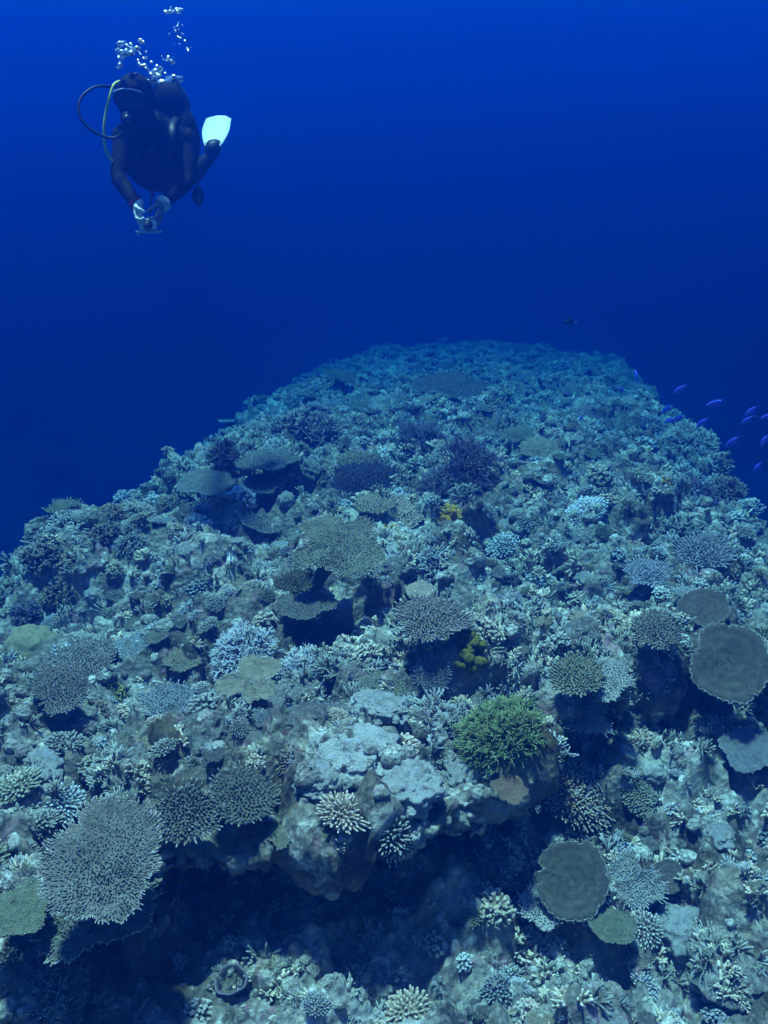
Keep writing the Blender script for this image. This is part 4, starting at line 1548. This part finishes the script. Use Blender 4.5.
# hanging console
h3 = MB()
h3.tube(curve_pts([L(186, 150, 6.45), L(195, 160, 6.30), L(197, 178, 6.22), L(198, 188, 6.2)], 20), [0.0075] * 20, 8)
h3o = obj('gauge_hose', h3.mesh('hose'), M['rubber'], diver)
gc = L(198, 196, 6.2)
gg = MB()
ell(gg, gc, (0.036, 0.022, 0.062))
obj('gauge_console', fused(gg, 0.006, 2), M['rubber'], h3o)
gf = MB()
gf.tube([gc + np.array([0, -0.015, -0.012]), gc + np.array([0, -0.026, -0.012])], [0.026, 0.026], 18, True)
obj('gauge_face', gf.mesh('face'), M['tank'], h3o)


# fins
def fin(ankle, toe, tip, side):
    d = tip - toe
    Ln = np.linalg.norm(d)
    d = d / Ln
    w = np.array([1.0, 0.0, 0.0])
    w = w - d * (w @ d)
    w /= np.linalg.norm(w)
    nrm = np.cross(w, d)
    if nrm[1] > 0:
        nrm = -nrm
    root = empty('fin', toe)
    root.parent = diver
    mb = MB()
    rows, cols = 12, 11
    V = []
    for sgn in (1, -1):
        for i in range(rows):
            t = i / (rows - 1)
            hw = 0.050 + 0.042 * math.sin(min(1, t * 2.0) * math.pi / 2) - 0.016 * max(0, t - 0.5) - 0.045 * max(0, (t - 0.80) / 0.20) ** 2.4
            for j in range(cols):
                u = j / (cols - 1) * 2 - 1
                end = Ln * (t - 0.05 * t * u * u * (1.0 if t > 0.8 else 0))
                V.append(d * end + w * hw * u + nrm * (sgn * 0.003 + 0.03 * math.sin(t * 2.2) + 0.010 * abs(u) ** 3))
    n = rows * cols
    F = []
    for i in range(rows - 1):
        for j in range(cols - 1):
            a = i * cols + j
            F.append((a, a + 1, a + cols + 1, a + cols))
            F.append((n + a, n + a + cols, n + a + cols + 1, n + a + 1))
    for i in range(rows - 1):
        for j in (0, cols - 1):
            a = i * cols + j
            F.append((a, a + cols, n + a + cols, n + a))
    for j in range(cols - 1):
        for i in (0, rows - 1):
            a = i * cols + j
            F.append((a, a + 1, n + a + 1, n + a))
    mb.add(np.array(V), F)
    obj('blade', mb.mesh('blade'), M['fin'], root)
    for sgn in (-1, 1):
        rb = MB()
        pts = [d * Ln * t + w * sgn * (0.050 + 0.042 * math.sin(min(1, t * 2.0) * math.pi / 2) - 0.016 * max(0, t - 0.5)) + nrm * (0.03 * math.sin(t * 2.2) + 0.012) for t in np.linspace(0, 0.82, 9)]
        rb.tube(pts, np.linspace(0.010, 0.004, 9), 8, True, start_cap=True)
        obj('rail', rb.mesh('rail'), M['fin'], root)
    pk = MB()
    b = ankle - toe
    pk.tube([b * 0.9, b * 0.4, d * 0.01, d * 0.07, d * 0.10], [(0.052, 0.045), (0.055, 0.05), (0.058, 0.045), (0.055, 0.03), (0.045, 0.015)], 16, True, flat=w, start_cap=True)
    obj('foot_pocket', pk.mesh('pocket'), M['rubber'], root)


fin(legs[0][2], legs[0][3], L(221, 119, 7.50), 1)
fin(legs[1][2], legs[1][3], L(180, 128, 7.95), -1)


# gloved hands closing on the camera
CAMC = L(148, 224, 5.70)


def hand(wrist, target, mat, side):
    mb = MB()
    w = np.asarray(wrist)
    palm = w + (target - w) * 0.55
    d = (target - w) / np.linalg.norm(target - w)
    ac = np.array([0.0, 1.0, 0.15])
    ac -= d * (ac @ d)
    ac /= np.linalg.norm(ac)
    inw = np.array([side * 1.0, 0, 0])
    inw -= d * (inw @ d)
    inw -= ac * (inw @ ac)
    inw /= np.linalg.norm(inw)
    mb.tube([w - d * 0.035, w, w + d * 0.03, w + d * 0.085], [(0.036, 0.034), (0.034, 0.030), (0.044, 0.024), (0.046, 0.02)], 14, True, flat=ac, start_cap=True)
    k0 = w + d * 0.08
    for q, (off, ln) in enumerate(((-0.033, 0.072), (-0.011, 0.08), (0.011, 0.076), (0.033, 0.06))):
        p = k0 + ac * off
        p1 = p + d * ln * 0.45 + inw * ln * 0.05
        p2 = p1 + d * ln * 0.18 + inw * ln * 0.36
        p3 = p2 - d * ln * 0.12 + inw * ln * 0.26
        mb.tube([p - d * 0.02, p1, p2, p3], [0.0105, 0.0098, 0.009, 0.0075], 8, True, start_cap=True)
    th = w + d * 0.025 - ac * 0.035
    mb.tube([th, th - ac * 0.022 + d * 0.028 + inw * 0.012, th - ac * 0.02 + d * 0.05 + inw * 0.035, th - ac * 0.008 + d * 0.06 + inw * 0.055], [0.014, 0.013, 0.011, 0.009], 8, True, start_cap=True)
    return obj('glove', fused(mb, 0.0038, 2), mat, diver)


hand(wr_r, CAMC + np.array([-0.055, 0, 0.01]), M['glove_pale'], 1)
hand(wr_l, CAMC + np.array([0.055, 0.01, 0.01]), M['glove_dark'], -1)
wb = MB()
dd_ = (el_l - wr_l) / np.linalg.norm(el_l - wr_l)
wb.tube([wr_l + dd_ * 0.01, wr_l + dd_ * 0.045], [0.045, 0.047], 16, True, start_cap=True)
obj('wrist_band', wb.mesh('band'), M['trim'], diver)
wb = MB()
dd_ = (el_r - wr_r) / np.linalg.norm(el_r - wr_r)
wb.tube([wr_r + dd_ * 0.012, wr_r + dd_ * 0.024], [0.044, 0.045], 16, True, start_cap=True)
obj('cuff', wb.mesh('cuff'), M['red'], diver)
ly = MB()
ly.tube(curve_pts([L(150, 183, 5.98), L(152, 192, 5.88), L(151, 204, 5.78), L(150, 214, 5.72)], 14), [0.004] * 14, 6)
lyo = obj('lanyard', ly.mesh('lanyard'), M['rubber'], diver)
lt = MB()
ell(lt, L(152, 193, 5.87), (0.012, 0.010, 0.03), 2)
obj('lanyard_clip', lt.mesh('clip'), M['red'], lyo)

# the camera in the diver's hands: a thing of its own
CW = Vector(CAMC) + ROOT
hc = empty('underwater_camera', CW)
hc.scale = (0.85, 0.85, 0.85)
tag(hc, 'compact underwater camera in a pale housing held in both gloved hands', 'camera')
hs_ = MB()
hs_.box((0, 0, 0), (0.115, 0.055, 0.075))
hm = hs_.mesh('housing', False)
ho_ = obj('housing', hm, M['glove_pale'], hc)
bv = ho_.modifiers.new('b', 'BEVEL')
bv.width = 0.014
bv.segments = 3
pt = MB()
pt.tube([(0.008, -0.02, 0), (0.008, -0.055, 0), (0.008, -0.062, 0)], [0.031, 0.031, 0.026], 24, True)
obj('lens_port', pt.mesh('port'), M['rubber'], hc)
pl = MB()
pl.tube([(0.008, -0.0585, 0), (0.008, -0.084, 0)], [0.023, 0.023], 24, True)
obj('lens', pl.mesh('lens'), M['glass'], hc)
for x, z, r in ((0.035, 0.042, 0.009), (-0.03, 0.042, 0.007)):
    bt = MB()
    bt.tube([(x, 0, z - 0.008), (x, 0, z + 0.008)], [r, r], 12, True)
    obj('button', bt.mesh('button'), M['trim'], hc)
tr_ = MB()
tr_.box((0, 0.0, -0.052), (0.17, 0.05, 0.012))
tro = obj('tray', tr_.mesh('tray', False), M['trim'], hc)
ft = MB()
ft.tube([(-0.07, 0, -0.05), (-0.075, -0.01, -0.075)], [0.010, 0.008], 10, True)
obj('tray_foot', ft.mesh('foot'), M['trim'], tro)

# ------------------------------------------------------------------ exhaled bubbles, each one a thing
bm_ = bpy.data.materials.new('air_bubble')
bm_.use_nodes = True
bn = bm_.node_tree
for n in list(bn.nodes):
    bn.nodes.remove(n)
bo = bn.nodes.new('ShaderNodeOutputMaterial')
gl = bn.nodes.new('ShaderNodeBsdfGlass')
gl.inputs['IOR'].default_value = 0.75
gl.inputs['Roughness'].default_value = 0.08
gs = bn.nodes.new('ShaderNodeBsdfGlossy')
gs.inputs['Roughness'].default_value = 0.22
mx = bn.nodes.new('ShaderNodeMixShader')
mx.inputs[0].default_value = 0.6
bn.links.new(gl.outputs[0], mx.inputs[1])
bn.links.new(gs.outputs[0], mx.inputs[2])
bn.links.new(mx.outputs[0], bo.inputs['Surface'])
v_, f_ = icosphere(3)
bmesh_b = []
for k in range(4):
    d = 1 + 0.16 * fbm(v_ * 1.5 + k * 7, 2, k)
    q = v_ * d[:, None]
    q[:, 2] = np.where(q[:, 2] < 0, q[:, 2] * 0.45, q[:, 2] * 0.75)
    mb = MB()
    mb.add(q, f_)
    bmesh_b.append(mb.mesh('bubble'))
rb_ = random.Random(3)
BUB = []
for (cx, cy, sx, sy, n, r0, r1, Y) in ((131, 49, 10, 6, 22, 0.010, 0.028, 5.95), (121, 62, 4, 9, 13, 0.007, 0.018, 5.95), (143, 62, 6, 9, 13, 0.008, 0.02, 6.0),
                                       (157, 75, 7, 8, 24, 0.008, 0.024, 6.15), (168, 60, 6, 4, 10, 0.006, 0.016, 6.3), (178, 40, 9, 9, 10, 0.004, 0.009, 6.3),
                                       (189, 48, 3, 3, 3, 0.005, 0.012, 6.3), (175, 12, 6, 3, 9, 0.009, 0.020, 6.3), (176, 26, 3, 6, 5, 0.004, 0.010, 6.3)):
    for k in range(n):
        BUB.append((cx + rb_.gauss(0, sx * 0.6), cy + rb_.gauss(0, sy * 0.6), Y + rb_.gauss(0, 0.05), r0 + (r1 - r0) * rb_.random() ** 1.6))
for (x, y, Y, r) in BUB:
    o = obj('air_bubble', bmesh_b[rb_.randrange(4)], bm_)
    o.location = at(x, y, Y)
    o.scale = (r, r, r)
    o.rotation_euler = (rb_.gauss(0, 0.3), rb_.gauss(0, 0.3), rb_.uniform(0, 6))
    tag(o, 'silvery air bubble rising above the diver', 'bubble', 'bubbles breathed out by the diver')

# ------------------------------------------------------------------ fish
M['violet'] = plain_mat('violet_fish', (0.13, 0.13, 1.0), 0.35, 0.5, 0.2, 3)
M['violet_fin'] = plain_mat('violet_fin', (0.14, 0.13, 0.95), 0.5, 0.3, 0.2, 3)
M['black_fish'] = plain_mat('black_fish', (0.012, 0.012, 0.014), 0.5, 0.4, 0.2, 4)
M['white_fin'] = plain_mat('white_tail', (0.8, 0.8, 0.8), 0.5, 0.3, 0.1, 4)
M['eye'] = plain_mat('fish_eye', (0.01, 0.01, 0.01), 0.2, 0.6, 0.1)


def fish_parts(deep):
    """body along +X, unit length"""
    xs = np.linspace(-0.5, 0.38, 12)
    t = (xs + 0.5) / 0.88
    prof = np.sin(np.clip(t * 0.93 + 0.035, 0, 1) * math.pi) ** 0.75
    prof = prof * (0.75 + 0.25 * (t)) + 0.03
    mb = MB()
    mb.tube(np.stack([xs, 0 * xs, 0.02 * np.sin(t * 3)], -1), [(deep * p, deep * 0.45 * p) for p in prof], 12, True, flat=(0, 0, 1), start_cap=True)
    tail = MB()
    tv = [(-0.46, 0, 0.03), (-0.46, 0, -0.03), (-0.60, 0, 0.0), (-0.76, 0, 0.15), (-0.62, 0, 0.05), (-0.76, 0, -0.15), (-0.62, 0, -0.05)]
    tv2 = [(x, y + 0.012, z) for x, y, z in tv]
    fcs = [(0, 2, 4), (0, 4, 3), (0, 1, 2), (1, 6, 2), (1, 5, 6)]
    tail.add(np.array(tv + tv2), fcs + [tuple(7 + i for i in reversed(f)) for f in fcs] + [(0, 3, 10, 7), (3, 4, 11, 10), (5, 1, 8, 12), (4, 2, 9, 11), (2, 6, 13, 9), (6, 5, 12, 13)])
    dor = MB()
    up = [(0.18, 0, deep * 0.85), (0.05, 0, deep * 1.45), (-0.25, 0, deep * 1.25), (-0.36, 0, deep * 0.6), (-0.1, 0, deep * 0.7)]
    dor.add(np.array(up + [(x, y + 0.01, z) for x, y, z in up]), [(0, 1, 2, 3, 4), (9, 8, 7, 6, 5)] + [(j, 5 + j, 5 + (j + 1) % 5, (j + 1) % 5) for j in range(5)])
    an = MB()
    lo = [(-0.05, 0, -deep * 0.8), (-0.18, 0, -deep * 1.35), (-0.34, 0, -deep * 1.0), (-0.34, 0, -deep * 0.5)]
    an.add(np.array(lo + [(x, y + 0.01, z) for x, y, z in lo]), [(3, 2, 1, 0), (4, 5, 6, 7)] + [(j, (j + 1) % 4, 4 + (j + 1) % 4, 4 + j) for j in range(4)])
    ey = MB()
    for sy in (-1, 1):
        ell(ey, (0.27, sy * deep * 0.30, deep * 0.22), (0.022, 0.012, 0.022), 1)
    return mb.mesh('body'), tail.mesh('tail', False), dor.mesh('dorsal', False), an.mesh('anal', False), ey.mesh('eyes')


VF = fish_parts(0.165)
DF = fish_parts(0.24)


def put_fish(px, py, Y, size, rz, ry, parts, mb_, mf, mt, name, label, group=None):
    r = empty(name, at(px, py, Y))
    tag(r, label, 'fish', group)
    for nm, me, mm in zip(('body', 'tail_fin', 'dorsal_fin', 'anal_fin', 'eyes'), parts, (mb_, mt, mf, mf, M['eye'])):
        obj(nm, me, mm, r)
    r.scale = (size, size, size)
    r.rotation_euler = (0, ry, rz)
    return r


for (px, py, Y, size, rz, ry) in ((636, 375, 8.0, 0.10, 1.9, -0.9), (621, 389, 8.4, 0.07, 2.4, -0.3), (679, 390, 7.0, 0.095, 2.7, 0.75), (666, 410, 7.2, 0.09, 2.9, 0.9),
                                  (669, 421, 7.0, 0.08, 2.6, 0.6), (678, 419, 7.4, 0.08, 2.8, 0.9), (713, 404, 6.8, 0.11, 2.8, 0.5), (701, 424, 7.2, 0.10, 2.6, 0.9),
                                  (750, 412, 6.4, 0.09, 2.6, 0.9), (746, 421, 6.6, 0.085, 2.7, 0.8), (767, 417, 6.4, 0.09, 2.8, 0.4), (764, 442, 5.9, 0.09, 2.2, 1.2),
                                  (731, 443, 6.8, 0.11, 2.6, 0.9), (757, 468, 6.2, 0.08, 2.1, 1.1), (581, 419, 7.6, 0.055, 2.3, 1.0)):
    put_fish(px, py, Y, size * 1.3, rz, ry, VF, M['violet'], M['violet_fin'], M['violet_fin'], 'violet_fish', 'slender violet blue fish swimming off the drop off', 'violet fish schooling over the drop off')
put_fish(569, 322, 9.6, 0.13, 3.4, -0.1, DF, M['black_fish'], M['black_fish'], M['white_fin'], 'dark_fish', 'black fish with pale tail swimming above the far reef')
